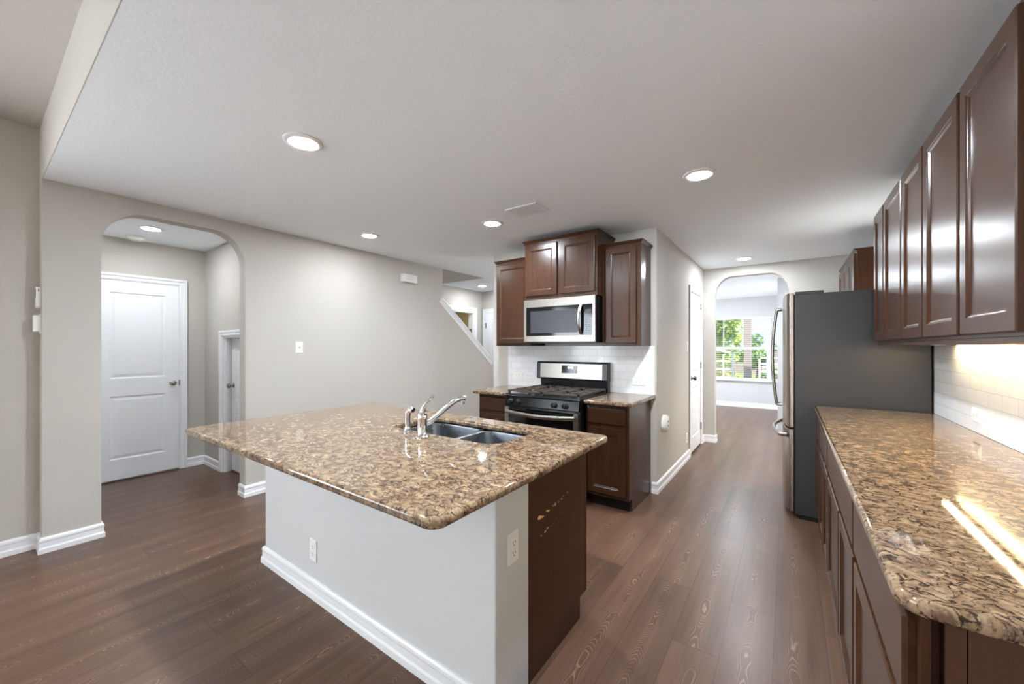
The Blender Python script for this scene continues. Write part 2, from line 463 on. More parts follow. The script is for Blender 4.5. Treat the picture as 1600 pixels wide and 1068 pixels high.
# baseboard along a polyline at floor level; the board stands on the left of the direction of travel
BPROF = [(0.0, 0.0), (0.019, 0.0), (0.018, 0.030), (0.013, 0.040), (0.012, 0.070), (0.015, 0.080), (0.013, 0.092), (0.007, 0.100), (0.0, 0.102)]
def baseboard(name, path, label=None, parent=None, prof=BPROF):
    P = [Vector((p[0], p[1])) for p in path]; n = len(P); m = MB(); rs = []
    for i in range(n):
        d0 = (P[i] - P[i - 1]).normalized() if i else None
        d1 = (P[i + 1] - P[i]).normalized() if i < n - 1 else None
        nn = [Vector((-d.y, d.x)) for d in (d0, d1) if d is not None]
        if len(nn) == 2:
            b = (nn[0] + nn[1]).normalized(); k = 1.0 / max(0.3, b.dot(nn[0])); off = b * k
        else: off = nn[0]
        rs.append([(P[i].x + off.x * q, P[i].y + off.y * q, z) for q, z in prof])
    m.rings(rs)
    o = m.obj(name, 'trim_white', parent)
    return o if parent else struct(o, label)

# ------------------------------------------------------------------ room dimensions
ZC = 2.474
XL, XLB = -4.009, -4.135          # kitchen face and back of the arched wall on the left
YLN = 0.285                       # near end of that wall, and edge of the kitchen ceiling
XS, YST, YE = -0.993, 3.712, 6.169
XR = 0.812                        # right wall face
XST0 = -2.915                      # free end of the stove wall
XF, YF = -5.06, 6.076             # foyer corner
XH, YH = -5.555, 1.61             # alcove: door wall, right wall
YW = 10.17                        # far room window wall
XWR = -0.132
ZL = 2.84                         # living room ceiling (higher than the kitchen)

# ------------------------------------------------------------------ floor and ceilings
struct(box('floor', 'laminate', (-7.2, 2.2, -8.9, YW + 0.1, -0.08, 0.0)), 'brown wood-look plank floor')
m = MB()
m.box(XL, XR + 0.15, YLN + 0.0042, YE, ZC, ZC + 0.25)
m.box(XLB - 0.0, XL, YLN + 0.0042, 3.93, ZC, ZC + 0.25)
struct(m.obj('ceiling', 'ceiling_white'), 'white textured kitchen ceiling')
struct(box('ceiling_alcove', 'ceiling_white', (XH - 0.1, XLB, 0.40, YH, ZC, ZC + 0.2)), 'white ceiling of the alcove behind the left arch')
struct(box('ceiling_foyer', 'ceiling_white', (-7.2, XL, 4.8605, 7.4, ZC, ZC + 0.25)), 'white foyer ceiling beyond the stair rail')
m = MB(); m.box(XL, 2.2, YE, YW + 0.2, ZC, ZC + 0.2); struct(m.obj('ceiling_back', 'ceiling_white'), 'white ceiling of the room beyond the far arch')
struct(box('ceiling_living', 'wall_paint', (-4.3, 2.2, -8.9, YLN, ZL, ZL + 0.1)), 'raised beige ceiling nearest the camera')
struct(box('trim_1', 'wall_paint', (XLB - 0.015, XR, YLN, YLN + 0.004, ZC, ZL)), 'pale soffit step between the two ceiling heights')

# ------------------------------------------------------------------ left wall with arch and stair slope
def arch_pts(a0, a1, top, r, zb=0.0, seg=12, flat=1.0):
    pts = [(a0, zb)]
    for k in range(seg + 1):
        a = PI - 0.5 * PI * k / seg
        pts.append((a0 + r + r * math.cos(a), top - r * flat + r * flat * math.sin(a)))
    for k in range(seg + 1):
        a = 0.5 * PI - 0.5 * PI * k / seg
        pts.append((a1 - r + r * math.cos(a), top - r * flat + r * flat * math.sin(a)))
    pts.append((a1, zb)); return pts
AY0, AY1, ATOP = 0.556, 1.462, 2.366
CAPA, CAPB = (3.905, 2.000), (5.06, 1.085)       # underside line of the sloping cap
ol = [(YLN, 0)] + arch_pts(AY0, AY1, ATOP, 0.24, flat=1.15) + [(CAPB[0], 0), CAPB, CAPA, (3.93, CAPA[1]), (3.93, ZC), (YLN, ZC)]
m = MB(); m.prism([(XL, y, z) for y, z in ol], (XLB - XL, 0, 0))
struct(m.obj('wall_left', 'wall_paint'), 'beige wall on the left with the rounded arch')
# sloping white cap on the stair wall
d = Vector((0, CAPB[0] - CAPA[0], CAPB[1] - CAPA[1])).normalized(); nrm = Vector((0, -d.z, d.y))
m = MB()
a = Vector((0, CAPA[0] - 0.025, CAPA[1] + 0.02)); b = Vector((0, CAPB[0], CAPB[1]))
def capbar(x0, x1, lo, hi):
    q = [a + nrm * lo, b + nrm * lo, b + nrm * hi, a + nrm * hi]
    m.prism([(x0, p.y, p.z) for p in q], (x1 - x0, 0, 0))
capbar(XL + 0.030, XLB - 0.03, 0.028, 0.050)
capbar(XL + 0.018, XLB - 0.018, 0.005, 0.028)
capbar(XL + 0.010, XL - 0.002, -0.035, 0.005)
struct(m.obj('trim_2', 'trim_white', bevel=0.003), 'sloping white cap along the stair wall')
# living room wall left of the corner
m = MB(); m.box(-4.30, -4.15, -8.9, -3.4, 0, ZL); m.box(-4.30, -4.15, -0.8, YLN, 0, ZL); m.box(-4.30, -4.15, -3.4, -0.8, 0, 0.5); m.box(-4.30, -4.15, -3.4, -0.8, 2.2, ZL)
struct(m.obj('wall_living', 'wall_paint'), 'beige living room wall at the left edge')
m = MB(); m.box(-4.15, XLB, YLN, YLN + 0.1, 0, ZC); struct(m.obj('wall_corner', 'wall_paint'), 'narrow wall end left of the arch')
baseboard('baseboard_living', [(-4.15, YLN), (-4.15, -2.5)], 'white baseboard at the left edge')
baseboard('baseboard_left', [(XLB, AY0), (XL, AY0), (XL, YLN), (-4.149, YLN)], 'white baseboard left of the arch')
baseboard('baseboard_arch', [(XL, CAPB[0]), (XL, AY1), (XLB, AY1)], 'white baseboard right of the arch')

# ------------------------------------------------------------------ alcove behind the left arch
struct(box('wall_alcove_back', 'wall_paint', (XH - 0.12, XH, 0.30, YH + 0.1, 0, ZC)), 'beige wall holding the white panelled door')
m = MB()
LX0, LX1, LZ = -5.005, -4.30, 1.475       # low closet opening in the right wall of the alcove
m.box(XH, LX0, YH, YH + 0.12, 0, ZC); m.box(LX1, XLB, YH, YH + 0.12, 0, ZC); m.box(LX0, LX1, YH, YH + 0.12, LZ, ZC)
struct(m.obj('wall_alcove_side', 'wall_paint'), 'beige alcove wall with the low closet door')
struct(box('wall_alcove_near', 'wall_paint', (XH, XLB, 0.30, 0.40, 0, ZC)), 'near end wall of the alcove')
DY0, DY1, DH = 0.70, 1.372, 2.04
baseboard('baseboard_alcove', [(LX0 - 0.065, YH), (XH, YH), (XH, DY1 + 0.068)], 'white baseboard in the alcove corner')

def casing(m, fr, w, h, cw=0.065, t=0.016):
    """door casing around an opening w x h; fr origin at lower left of the opening, n outwards"""
    def bar(a0, a1, b0, b1, c0, c1):
        q = [fr(a0, b0, c0), fr(a1, b0, c0), fr(a1, b1, c0), fr(a0, b1, c0)]
        m.prism(q, fr.n * (c1 - c0))
    for (o, i, tt) in ((cw, 0.0, t * 0.6), (cw, cw * 0.62, t), (cw * 0.30, 0.008, t * 0.85)):
        bar(-o, -i, 0, h + i, 0.0005, tt); bar(w + i, w + o, 0, h + i, 0.0005, tt); bar(-o, w + o, h + i, h + o, 0.0005, tt)
def panel_door(name, fr, w, h, panels, t=0.035, parent=None, gap=0.012, mat='door_white'):
    """slab with raised panels given as (a0,a1,b0,b1)"""
    m = MB()
    q = lambda a0, a1, b0, b1, c: [fr(a0, b0, c), fr(a1, b0, c), fr(a1, b1, c), fr(a0, b1, c)]
    m.rings([q(0, w, gap, h, 0), q(0, w, gap, h, t - 0.012)])
    # face with panel recesses: frame pieces + recessed panels
    xs = sorted({0, w, *[p[0] for p in panels], *[p[1] for p in panels]}); zs = sorted({gap, h, *[p[2] for p in panels], *[p[3] for p in panels]})
    for i in range(len(xs) - 1):
        for j in range(len(zs) - 1):
            cx, cz = (xs[i] + xs[i + 1]) / 2, (zs[j] + zs[j + 1]) / 2
            if any(p[0] < cx < p[1] and p[2] < cz < p[3] for p in panels): continue
            m.rings([q(xs[i], xs[i + 1], zs[j], zs[j + 1], t - 0.012), q(xs[i], xs[i + 1], zs[j], zs[j + 1], t)])
    for a0, a1, b0, b1 in panels:
        def r(i, c): return q(a0 + i, a1 - i, b0 + i, b1 - i, c)
        m.rings([r(0, t - 0.0125), r(0, t - 0.0005), r(0.010, t - 0.009), r(0.018, t - 0.009), r(0.042, t - 0.003)], cap=False)
        m.poly(r(0.042, t - 0.003))
    return m.obj(name, mat, parent)
def knob(name, pos, axis, parent, mat='nickel'):
    m = MB()
    m.lathe([(0.001, 0.0), (0.026, 0.0), (0.026, 0.004), (0.018, 0.010), (0.010, 0.014), (0.010, 0.030), (0.020, 0.036), (0.027, 0.046), (0.026, 0.056), (0.018, 0.064), (0.001, 0.066)], pos, axis, 20)
    return m.obj(name, mat, parent, smooth=True)

# alcove door (door_1) faces +X
d1 = sempty('door_1', (XH, (DY0 + DY1) / 2, 0), 'white two-panel door inside the left arch')
fr = Fr((XH, DY1, 0), (0, -1, 0), (1, 0, 0))
dw = DY1 - DY0
frd = Fr((XH + 0.002, DY1 - 0.004, 0), (0, -1, 0), (1, 0, 0))
panel_door('door_leaf', frd, dw - 0.008, DH - 0.006, [(0.115, dw - 0.125, 0.22, 0.86), (0.115, dw - 0.125, 1.04, DH - 0.125)], 0.024, d1, 0.018)
m = MB(); casing(m, fr, dw, DH, 0.068, 0.032); m.obj('door_casing', 'trim_white', d1, 0.002)
knob('door_knob', (XH + 0.026, DY1 - 0.062, 0.965), 'X', d1)
m = MB(); m.box(XH + 0.018, XH + 0.030, DY1 - 0.008, DY1 + 0.004, 0.935, 0.995); m.obj('strike_plate', 'nickel', d1)
# low closet door under the stairs (door_2) faces -Y, set back in its jamb
d2 = sempty('door_2', ((LX0 + LX1) / 2, YH, 0), 'low white closet door beside the panelled door')
fr = Fr((LX0, YH, 0), (1, 0, 0), (0, -1, 0)); w2 = LX1 - LX0
m = MB(); casing(m, fr, w2, LZ, 0.062, 0.02); m.obj('door_casing', 'trim_white', d2, 0.002)
m = MB(); m.box(LX0, LX0 + 0.018, YH, YH + 0.11, 0, LZ); m.box(LX1 - 0.018, LX1, YH, YH + 0.11, 0, LZ); m.box(LX0 + 0.018, LX1 - 0.018, YH, YH + 0.11, LZ - 0.018, LZ)
m.box(LX0 + 0.018, LX0 + 0.03, YH + 0.02, YH + 0.05, 0, LZ - 0.018); m.obj('door_jamb', 'trim_white', d2)
panel_door('door_leaf', Fr((LX0 + 0.02, YH + 0.11, 0), (1, 0, 0), (0, -1, 0)), w2 - 0.04, LZ - 0.022, [(0.11, w2 - 0.15, 0.2, 0.65), (0.11, w2 - 0.15, 0.78, LZ - 0.14)], 0.035, d2, 0.015)
knob('door_knob', (LX0 + 0.085, YH + 0.075, 0.94), '-Y', d2)

# ------------------------------------------------------------------ stove wall, hall wall, end wall with arch
struct(box('wall_stove', 'wall_paint', (XST0, XS, YST, YST + 0.12, 0, ZC)), 'beige wall behind the range')
m = MB(); PY0, PY1, PH = 5.225, 5.945, 2.06
m.box(XS - 0.12, XS, YST + 0.12, PY0, 0, ZC); m.box(XS - 0.12, XS, PY1, YE, 0, ZC); m.box(XS - 0.12, XS, PY0, PY1, PH, ZC)
struct(m.obj('wall_hall', 'wall_paint'), 'beige passage wall with the narrow white door')
BX0, BX1, BTOP = -0.846, 0.018, 2.345
ol = [(XS - 0.12, 0)] + arch_pts(BX0, BX1, BTOP, 0.22, flat=1.25) + [(XR + 0.15, 0), (XR + 0.15, ZC), (XS - 0.12, ZC)]
m = MB(); m.prism([(x, YE, z) for x, z in ol], (0, 0.13, 0)); struct(m.obj('wall_end', 'wall_paint'), 'beige end wall with the rounded arch beyond the refrigerator')
baseboard('baseboard_hall', [(XS, PY0 - 0.066), (XS, YST - 0.0), (XS - 0.04, YST)], 'white baseboard along the passage wall')
baseboard('baseboard_end', [(BX0, YE + 0.13), (BX0, YE), (XS, YE), (XS, PY1 + 0.066)], 'white baseboard left of the far arch')
# pantry door (door_3) faces +X
d3 = sempty('door_3', (XS, (PY0 + PY1) / 2, 0), 'narrow white two-panel door in the passage')
fr = Fr((XS, PY1, 0), (0, -1, 0), (1, 0, 0)); w3 = PY1 - PY0
m = MB(); casing(m, fr, w3, PH, 0.066, 0.018); m.obj('door_casing', 'trim_white', d3, 0.002)
panel_door('door_leaf', Fr((XS - 0.036, PY1 - 0.004, 0), (0, -1, 0), (1, 0, 0)), w3 - 0.008, PH - 0.006, [(0.12, w3 - 0.13, 0.20, 0.84), (0.12, w3 - 0.13, 1.02, PH - 0.12)], 0.035, d3, 0.02)
knob('door_knob', (XS - 0.001, PY0 + 0.07, 0.965), 'X', d3, 'knob_grey')
for z in (0.22, 1.06, 1.88):
    m = MB(); m.box(XS - 0.002, XS + 0.006, PY1 - 0.022, PY1 + 0.006, z, z + 0.09); m.lathe([(0.001, 0), (0.007, 0), (0.007, 0.09), (0.001, 0.09)], (XS + 0.008, PY1 - 0.002, z), 'Z', 10)
    m.obj('hinge', 'nickel', d3)

# right wall
struct(box('wall_right', 'wall_paint', (XR, XR + 0.15, -8.9, YE, 0, ZL)), 'right wall behind the wall cabinets')
# backsplashes
struct(box('trim_3', 'tile_back', (-2.690, -1.008, YST - 0.009, YST - 0.0002, 0.914, 1.372), bevel=0.001), 'white subway tile behind the range')
m = MB(); m.box(0, 0.0088, 0, 2.79, 0, 0.50); bs = m.obj('trim_4', 'tile_side')
# tile pattern is laid out in the object's own X-Z plane: build along local X, turn the object into place
bpy.data.objects.remove(bs)
m = MB(); m.box(-1.395, 1.395, 0, 0.0088, 0, 0.462); bs = m.obj('trim_4', 'tile_side', bevel=0.001)
bs.rotation_euler = (0, 0, -PI / 2); bs.location = (XR - 0.0045, 2.375, 0.914)
struct(bs, 'white subway tile above the right counter')

# ------------------------------------------------------------------ foyer beyond the stair wall
m = MB(); FY0, FY1, FH = 4.95, 5.80, 2.045
m.box(XF - 0.12, XF, 1.73, FY0, 0, 5.0); m.box(XF - 0.12, XF, FY1, YF + 0.12, 0, ZC); m.box(XF - 0.12, XF, FY0, FY1, FH, ZC); m.box(XF - 0.12, XF, FY0, 5.0, ZC, 5.0)
struct(m.obj('wall_foyer', 'wall_paint'), 'beige foyer wall with the open doorway')
struct(box('wall_foyer_back', 'wall_paint', (XF, XS - 0.12, YF, YF + 0.12, 0, ZC)), 'beige back wall of the foyer')
struct(box('wall_stairwell', 'wall_paint', (XF, XL, 4.76, 4.86, ZC, 5.0)), 'wall above the stair opening')
struct(box('ceiling_stairwell', 'ceiling_white', (XF - 0.12, XL + 0.1, 1.6, 4.86, 5.0, 5.1)), 'ceiling high above the stairs')
m = MB(); m.box(XLB, XL, 1.6, 4.76, ZC + 0.26, 5.0); m.box(XF, XLB, 1.6, 1.72, ZC, 5.0); struct(m.obj('wall_stair_upper', 'wall_paint'), 'upper stair walls')
d4 = sempty('door_4', (XF, (FY0 + FY1) / 2, 0), 'open white door frame beyond the stair rail')
fr = Fr((XF, FY1, 0), (0, -1, 0), (1, 0, 0)); w4 = FY1 - FY0
m = MB(); casing(m, fr, w4, FH, 0.085, 0.02); m.obj('door_casing', 'trim_white', d4, 0.002)
m = MB(); m.box(XF - 0.119, XF, FY1 - 0.02, FY1, 0, FH); m.box(XF - 0.119, XF, FY0, FY0 + 0.02, 0, FH); m.box(XF - 0.119, XF, FY0 + 0.02, FY1 - 0.02, FH - 0.02, FH); m.obj('door_jamb', 'trim_white', d4)
for z in (1.60,):
    m = MB(); m.box(XF - 0.10, XF - 0.03, FY1 - 0.026, FY1 - 0.02, z, z + 0.11); m.lathe([(0.001, 0), (0.012, 0), (0.012, 0.11), (0.001, 0.11)], (XF - 0.03, FY1 - 0.03, z), 'Z', 10); m.obj('hinge', 'nickel', d4)
# far room seen through that doorway
m = MB(); m.box(-7.2, -7.1, 4.0, 7.4, 0, ZC); m.box(-7.1, XF - 0.12, 7.3, 7.4, 0, ZC); m.box(-7.1, XF - 0.12, 4.0, 4.1, 0, ZC)
struct(m.obj('wall_foyer_room', 'warm_lit_tan'), 'tan wall seen through the foyer doorway, warm light in its colour')
pd = thing('door_panel', (-7.095, 6.35, 1.35), 'panel of the open door seen through the foyer doorway above the stair cap', 'panelling')  # stands in for a panel of the open door
m = MB()
for q in ((5.95, 6.75, 1.80, 1.86), (5.95, 6.75, 1.30, 1.36), (5.95, 6.01, 1.36, 1.80), (6.69, 6.75, 1.36, 1.80)): m.box(-7.099, -7.07, *q)
m.obj('frame', 'warm_lit_tan', pd, 0.004)
box('panel', 'warm_lit_tan', (-7.0985, -7.085, 6.01, 6.69, 1.36, 1.80), pd)
# white door in the foyer back wall (door_5) faces -Y
d5 = sempty('door_5', (-4.55, YF, 0), 'white door half hidden by the left wall cabinet')
fr = Fr((-4.955, YF, 0), (1, 0, 0), (0, -1, 0))
m = MB(); casing(m, fr, 0.80, 2.045, 0.075, 0.03); m.obj('door_casing', 'trim_white', d5, 0.002)
panel_door('door_leaf', Fr((-4.951, YF - 0.001, 0), (1, 0, 0), (0, -1, 0)), 0.792, 2.04, [(0.13, 0.66, 0.22, 0.86), (0.13, 0.66, 1.04, 1.91)], 0.022, d5, 0.015)
for z in (0.25, 1.74):
    m = MB(); m.box(-4.962, -4.935, YF - 0.032, YF - 0.022, z, z + 0.1); m.obj('hinge', 'nickel', d5)

# ------------------------------------------------------------------ far room with the window
WX0, WXM, WX1, WZ0, WZ1 = -1.475, -0.325, XWR, 0.625, 2.03
m = MB()
m.box(-4.0, WX0, YW, YW + 0.16, 0, ZC); m.box(WX1 - 0.0, 2.2, YW, YW + 0.16, 0, ZC); m.box(WX0, WX1, YW, YW + 0.16, 0, WZ0); m.box(WX0, WX1, YW, YW + 0.16, WZ1, ZC)
struct(m.obj('wall_window', 'wall_white'), 'white wall around the far window')
struct(box('wall_back_right', 'wall_white', (XWR, XWR + 0.1, 7.6, YW, 0, ZC)), 'white side wall of the far room')
struct(box('wall_back_left', 'wall_white', (-4.1, -4.0, YE + 0.13, YW + 0.16, 0, ZC)), 'left wall of the far room')
struct(box('wall_back_near', 'wall_white', (XWR + 0.1, 2.2, 7.6, 7.7, 0, ZC)), 'return wall of the far room')
struct(box('wall_back_outer', 'wall_white', (2.1, 2.2, YE, 7.6, 0, ZC)), 'right wall of the far room')
baseboard('baseboard_window', [(XWR, 7.7), (XWR, YW), (-4.0, YW)], 'white baseboard under the far window')
for i, (x0, x1) in enumerate(((WX0, WXM - 0.02), (WXM + 0.02, WX1))):
    w = sempty('window_%d' % (i + 1), ((x0 + x1) / 2, YW + 0.08, WZ0), ('white sash window of the far room', 'narrow window at the corner of the far room')[i])
    m = MB(); f = 0.035
    m.box(x0, x0 + f, YW + 0.06, YW + 0.13, WZ0, WZ1); m.box(x1 - f, x1, YW + 0.06, YW + 0.13, WZ0, WZ1)
    m.box(x0 + f, x1 - f, YW + 0.06, YW + 0.13, WZ1 - f, WZ1); m.box(x0 + f, x1 - f, YW + 0.06, YW + 0.13, WZ0, WZ0 + f)
    m.obj('window_frame', 'trim_white', w)
    zm = 1.335
    box('meeting_rail', 'trim_white', (x0 + f, x1 - f, YW + 0.07, YW + 0.12, zm - 0.03, zm + 0.03), w)
    if i == 0: box('muntin', 'trim_white', (-1.232, -1.212, YW + 0.085, YW + 0.105, zm + 0.03, WZ1 - f), w)
    m = MB(); m.box(x0 + f, x1 - f, YW + 0.092, YW + 0.096, WZ0 + f, zm - 0.03); m.box(x0 + f, x1 - f, YW + 0.092, YW + 0.096, zm + 0.03, WZ1 - f); m.obj('window_pane', 'window_glass', w)
struct(box('trim_5', 'trim_white', (WXM - 0.02, WXM + 0.02, YW + 0.02, YW + 0.14, WZ0, WZ1)), 'white post between the two far windows')
struct(box('trim_6', 'trim_white', (WX0 - 0.05, WX1 - 0.001, YW - 0.06, YW - 0.0005, WZ0 - 0.03, WZ0), bevel=0.004), 'white sill of the far window')
for i, (x0, x1) in enumerate(((WX0 + 0.01, WXM - 0.025), (WXM + 0.025, WX1 - 0.008))):
    b = thing('window_blind', ((x0 + x1) / 2, YW + 0.03, WZ0), ('wide white slatted blind on the far window', 'narrow white slatted blind beside the far corner')[i], 'blind', 'white blinds on the far windows')
    box('head_rail', 'blind_white', (x0, x1, YW + 0.004, YW + 0.05, WZ1 - 0.045, WZ1 - 0.002), b)
    m = MB(); z = WZ1 - 0.075
    while z > WZ0 + 0.05:
        q = [(x0, YW + 0.006, z - 0.0022), (x0, YW + 0.050, z + 0.001), (x0, YW + 0.050, z + 0.003), (x0, YW + 0.006, z - 0.0002)]
        m.prism(q, (x1 - x0, 0, 0)); z -= 0.043
    m.obj('slats', 'blind_white', b)
    box('bottom_rail', 'blind_white', (x0, x1, YW + 0.006, YW + 0.05, WZ0 + 0.008, WZ0 + 0.026), b)
    for x in (x0 + 0.12 * (x1 - x0), x1 - 0.12 * (x1 - x0)):
        m = MB(); m.tube([(x, YW + 0.004, WZ0 + 0.02), (x, YW + 0.004, WZ1 - 0.04)], 0.0012, 5); m.obj('ladder_cord', 'blind_white', b)

# living room behind the camera: back wall with an opening made to set the added daylight in
m = MB(); m.box(-4.15, -3.4, -8.9, -8.75, 0, ZL); m.box(0.2, XR, -8.9, -8.75, 0, ZL); m.box(-3.4, 0.2, -8.9, -8.75, 2.35, ZL); m.box(-3.4, 0.2, -8.9, -8.75, 0, 0.15)
struct(m.obj('wall_back', 'wall_paint'), 'living room wall behind the camera')

# ------------------------------------------------------------------ kitchen island
IY0, IY1, IX0, IX1 = 0.691, 1.885, -2.715, -0.735      # countertop outline
BXL, BXR, BY0, BYP, BY1 = -2.700, -0.850, 1.095, 1.312, 1.862
isl = thing('kitchen_island', (-1.78, 1.45, 0), 'kitchen island with white textured base and dark wood end panel', 'island')
m = MB(); m.box(BXL, BXR, BY0, BYP, 0, 0.8815); m.obj('base_wall', 'wall_white', isl, 0.006)
baseboard('baseboard', [(BXL, BYP), (BXL, BY0), (BXR, BY0)][::-1], parent=isl)
m = MB(); m.prism([(BXR - 0.02, y, z) for y, z in ((BYP + 0.001, 0), (1.785, 0), (1.785, 0.105), (BY1 - 0.022, 0.105), (BY1 - 0.022, 0.8815), (BYP + 0.001, 0.8815))], (0.02, 0, 0))
ep = m.obj('end_panel', 'panel_wood', isl, 0.001)
rnd = random.Random(5)
for (ya, za, yb, zb, n, s) in ((1.395, 0.640, 1.640, 0.668, 10, 0.012), (1.41, 0.560, 1.60, 0.600, 8, 0.006)):
    for k in range(n):
        u = k / (n - 1); y = ya + (yb - ya) * u + rnd.uniform(-.008, .008); z = za + (zb - za) * u + rnd.uniform(-.006, .006)
        r = s * rnd.uniform(0.35, 1.0) * (1.2 - 0.8 * u)
        pts = [(BXR + 0.0004, y + r * rnd.uniform(0.6, 1.3) * math.cos(q * PI / 3) * 1.5, z + r * rnd.uniform(0.4, 1.0) * math.sin(q * PI / 3)) for q in range(6)]
        m = MB(); m.prism(pts, (0.0004, 0, 0)); m.obj('scratch', 'chip_wood', ep)
m = MB(); m.box(BXL, BXL + 0.02, BYP, 1.785, 0, 0.8815); m.box(BXL + 0.02, BXR - 0.02, 1.765, 1.785, 0, 0.105); m.obj('toe_kick', 'cabinet_wood', isl)
m = MB(); m.box(BXL, BXR, BY1 - 0.022, BY1, 0.105, 0.8815); m.obj('face_frame', 'cabinet_wood', isl, 0.001)
x = BXR - 0.03
for w in (0.42, 0.42, 0.42, 0.42):
    front_bm(Fr((x, BY1, 0.13), (-1, 0, 0), (0, 1, 0)), w, 0.56).obj('door', 'cabinet_wood', isl)
    drawer_bm(Fr((x, BY1, 0.71), (-1, 0, 0), (0, 1, 0)), w, 0.15).obj('drawer_front', 'cabinet_wood', isl)
    x -= w + 0.02
SX0, SX1, SY0, SY1 = -1.835, -1.085, 1.392, 1.745
ct = slab('countertop', [rrect(IX0, IX1, IY0, IY1, [0.03, 0.045, 0.035, 0.03]), rrect(SX0, SX1, SY0, SY1, [0.05, 0.09, 0.05, 0.05])[::-1]], 0.882, 0.914, 0.011, 'granite')
tag(ct, 'brown and cream granite countertop on the island around the sink', 'countertop')

# sink: two bowls hung under the cut-out
sk = thing('kitchen_sink', ((SX0 + SX1) / 2, (SY0 + SY1) / 2, 0.70), 'stainless steel double bowl sink set into the island', 'sink')
DIVX = -1.43
def bowl(x0, x1, y0, y1, name):
    m = MB(); ztop, zb = 0.876, 0.70
    L = [(0.0, ztop, 0.05), (0.003, ztop - 0.012, 0.05), (0.010, zb + 0.03, 0.05), (0.022, zb + 0.008, 0.045), (0.05, zb, 0.03)]
    rs = [[(p[0], p[1], z) for p in rrect(x0 + i, x1 - i, y0 + i, y1 - i, r, 5)] for i, z, r in L]
    m.rings(rs, cap=False); m.bm.faces.new([m.bm.verts.new(p) for p in rs[-1]])
    m.rings([[(p[0], p[1], z) for p in rrect(x0 - j, x1 + j, y0 - j, y1 + j, 0.055, 5)] for j, z in ((0.0, ztop), (0.012, ztop + 0.002))], cap=False)
    bmesh.ops.remove_doubles(m.bm, verts=m.bm.verts, dist=1e-5)
    o = m.obj(name, 'sink_steel', sk, smooth=True)
    m = MB(); c = ((x0 + x1) / 2, (y0 + y1) / 2, zb + 0.001); m.lathe([(0.001, 0.002), (0.030, 0.002), (0.042, 0.003), (0.045, 0.0), (0.001, 0.0)], c, 'Z', 20); m.obj('drain', 'chrome', o, smooth=True)
    return o
bowl(SX0 - 0.008, DIVX - 0.014, SY0 - 0.008, SY1 + 0.008, 'bowl')
bowl(DIVX + 0.014, SX1 + 0.008, SY0 - 0.008, SY1 + 0.008, 'bowl')

# faucet
fx, fy = -1.480, 1.312
fa = thing('faucet', (fx, fy, 0.914), 'chrome single-lever faucet behind the island sink', 'faucet')
m = MB(); m.lathe([(0.001, 0), (0.034, 0), (0.034, 0.004), (0.027, 0.012), (0.025, 0.02), (0.024, 0.085), (0.026, 0.092), (0.024, 0.115), (0.014, 0.130), (0.001, 0.133)], (fx, fy, 0.914), 'Z', 24); m.obj('body', 'chrome', fa, smooth=True)
m = MB(); m.tube([(fx + 0.005, fy + 0.012, 0.972), (fx + 0.022, fy + 0.05, 0.995), (fx + 0.05, fy + 0.105, 1.045), (fx + 0.072, fy + 0.15, 1.078), (fx + 0.088, fy + 0.182, 1.092), (fx + 0.100, fy + 0.205, 1.092)], [0.016, 0.014, 0.0125, 0.012, 0.0125, 0.011], 14)
sp = m.obj('spout', 'chrome', fa, smooth=True)
m = MB(); m.lathe([(0.001, 0), (0.012, 0), (0.0125, 0.022), (0.011, 0.03), (0.001, 0.03)], (fx + 0.092, fy + 0.193, 1.062), 'Z', 14); m.obj('aerator', 'nickel', sp, smooth=True)
m = MB(); m.tube([(fx, fy, 1.035), (fx + 0.006, fy, 1.055), (fx + 0.025, fy - 0.004, 1.080), (fx + 0.055, fy - 0.008, 1.103), (fx + 0.085, fy - 0.012, 1.122)], [0.018, 0.014, 0.009, 0.0075, 0.0095], 12); m.obj('lever', 'chrome', fa, smooth=True)
sx, sy = -1.622, 1.337
sd = thing('side_sprayer', (sx, sy, 0.914), 'small chrome pull-out sprayer beside the faucet', 'sprayer')
m = MB(); m.lathe([(0.001, 0), (0.024, 0), (0.024, 0.004), (0.017, 0.012), (0.015, 0.03), (0.001, 0.03)], (sx, sy, 0.914), 'Z', 20); m.obj('base', 'chrome', sd, smooth=True)
m = MB(); m.tube([(sx, sy, 0.94), (sx - 0.001, sy, 0.99), (sx + 0.001, sy, 1.015), (sx + 0.014, sy, 1.031), (sx + 0.038, sy - 0.002, 1.036), (sx + 0.048, sy - 0.002, 1.034)], [0.013, 0.0145, 0.016, 0.016, 0.016, 0.013], 14); m.obj('spray_head', 'chrome', sd, smooth=True)

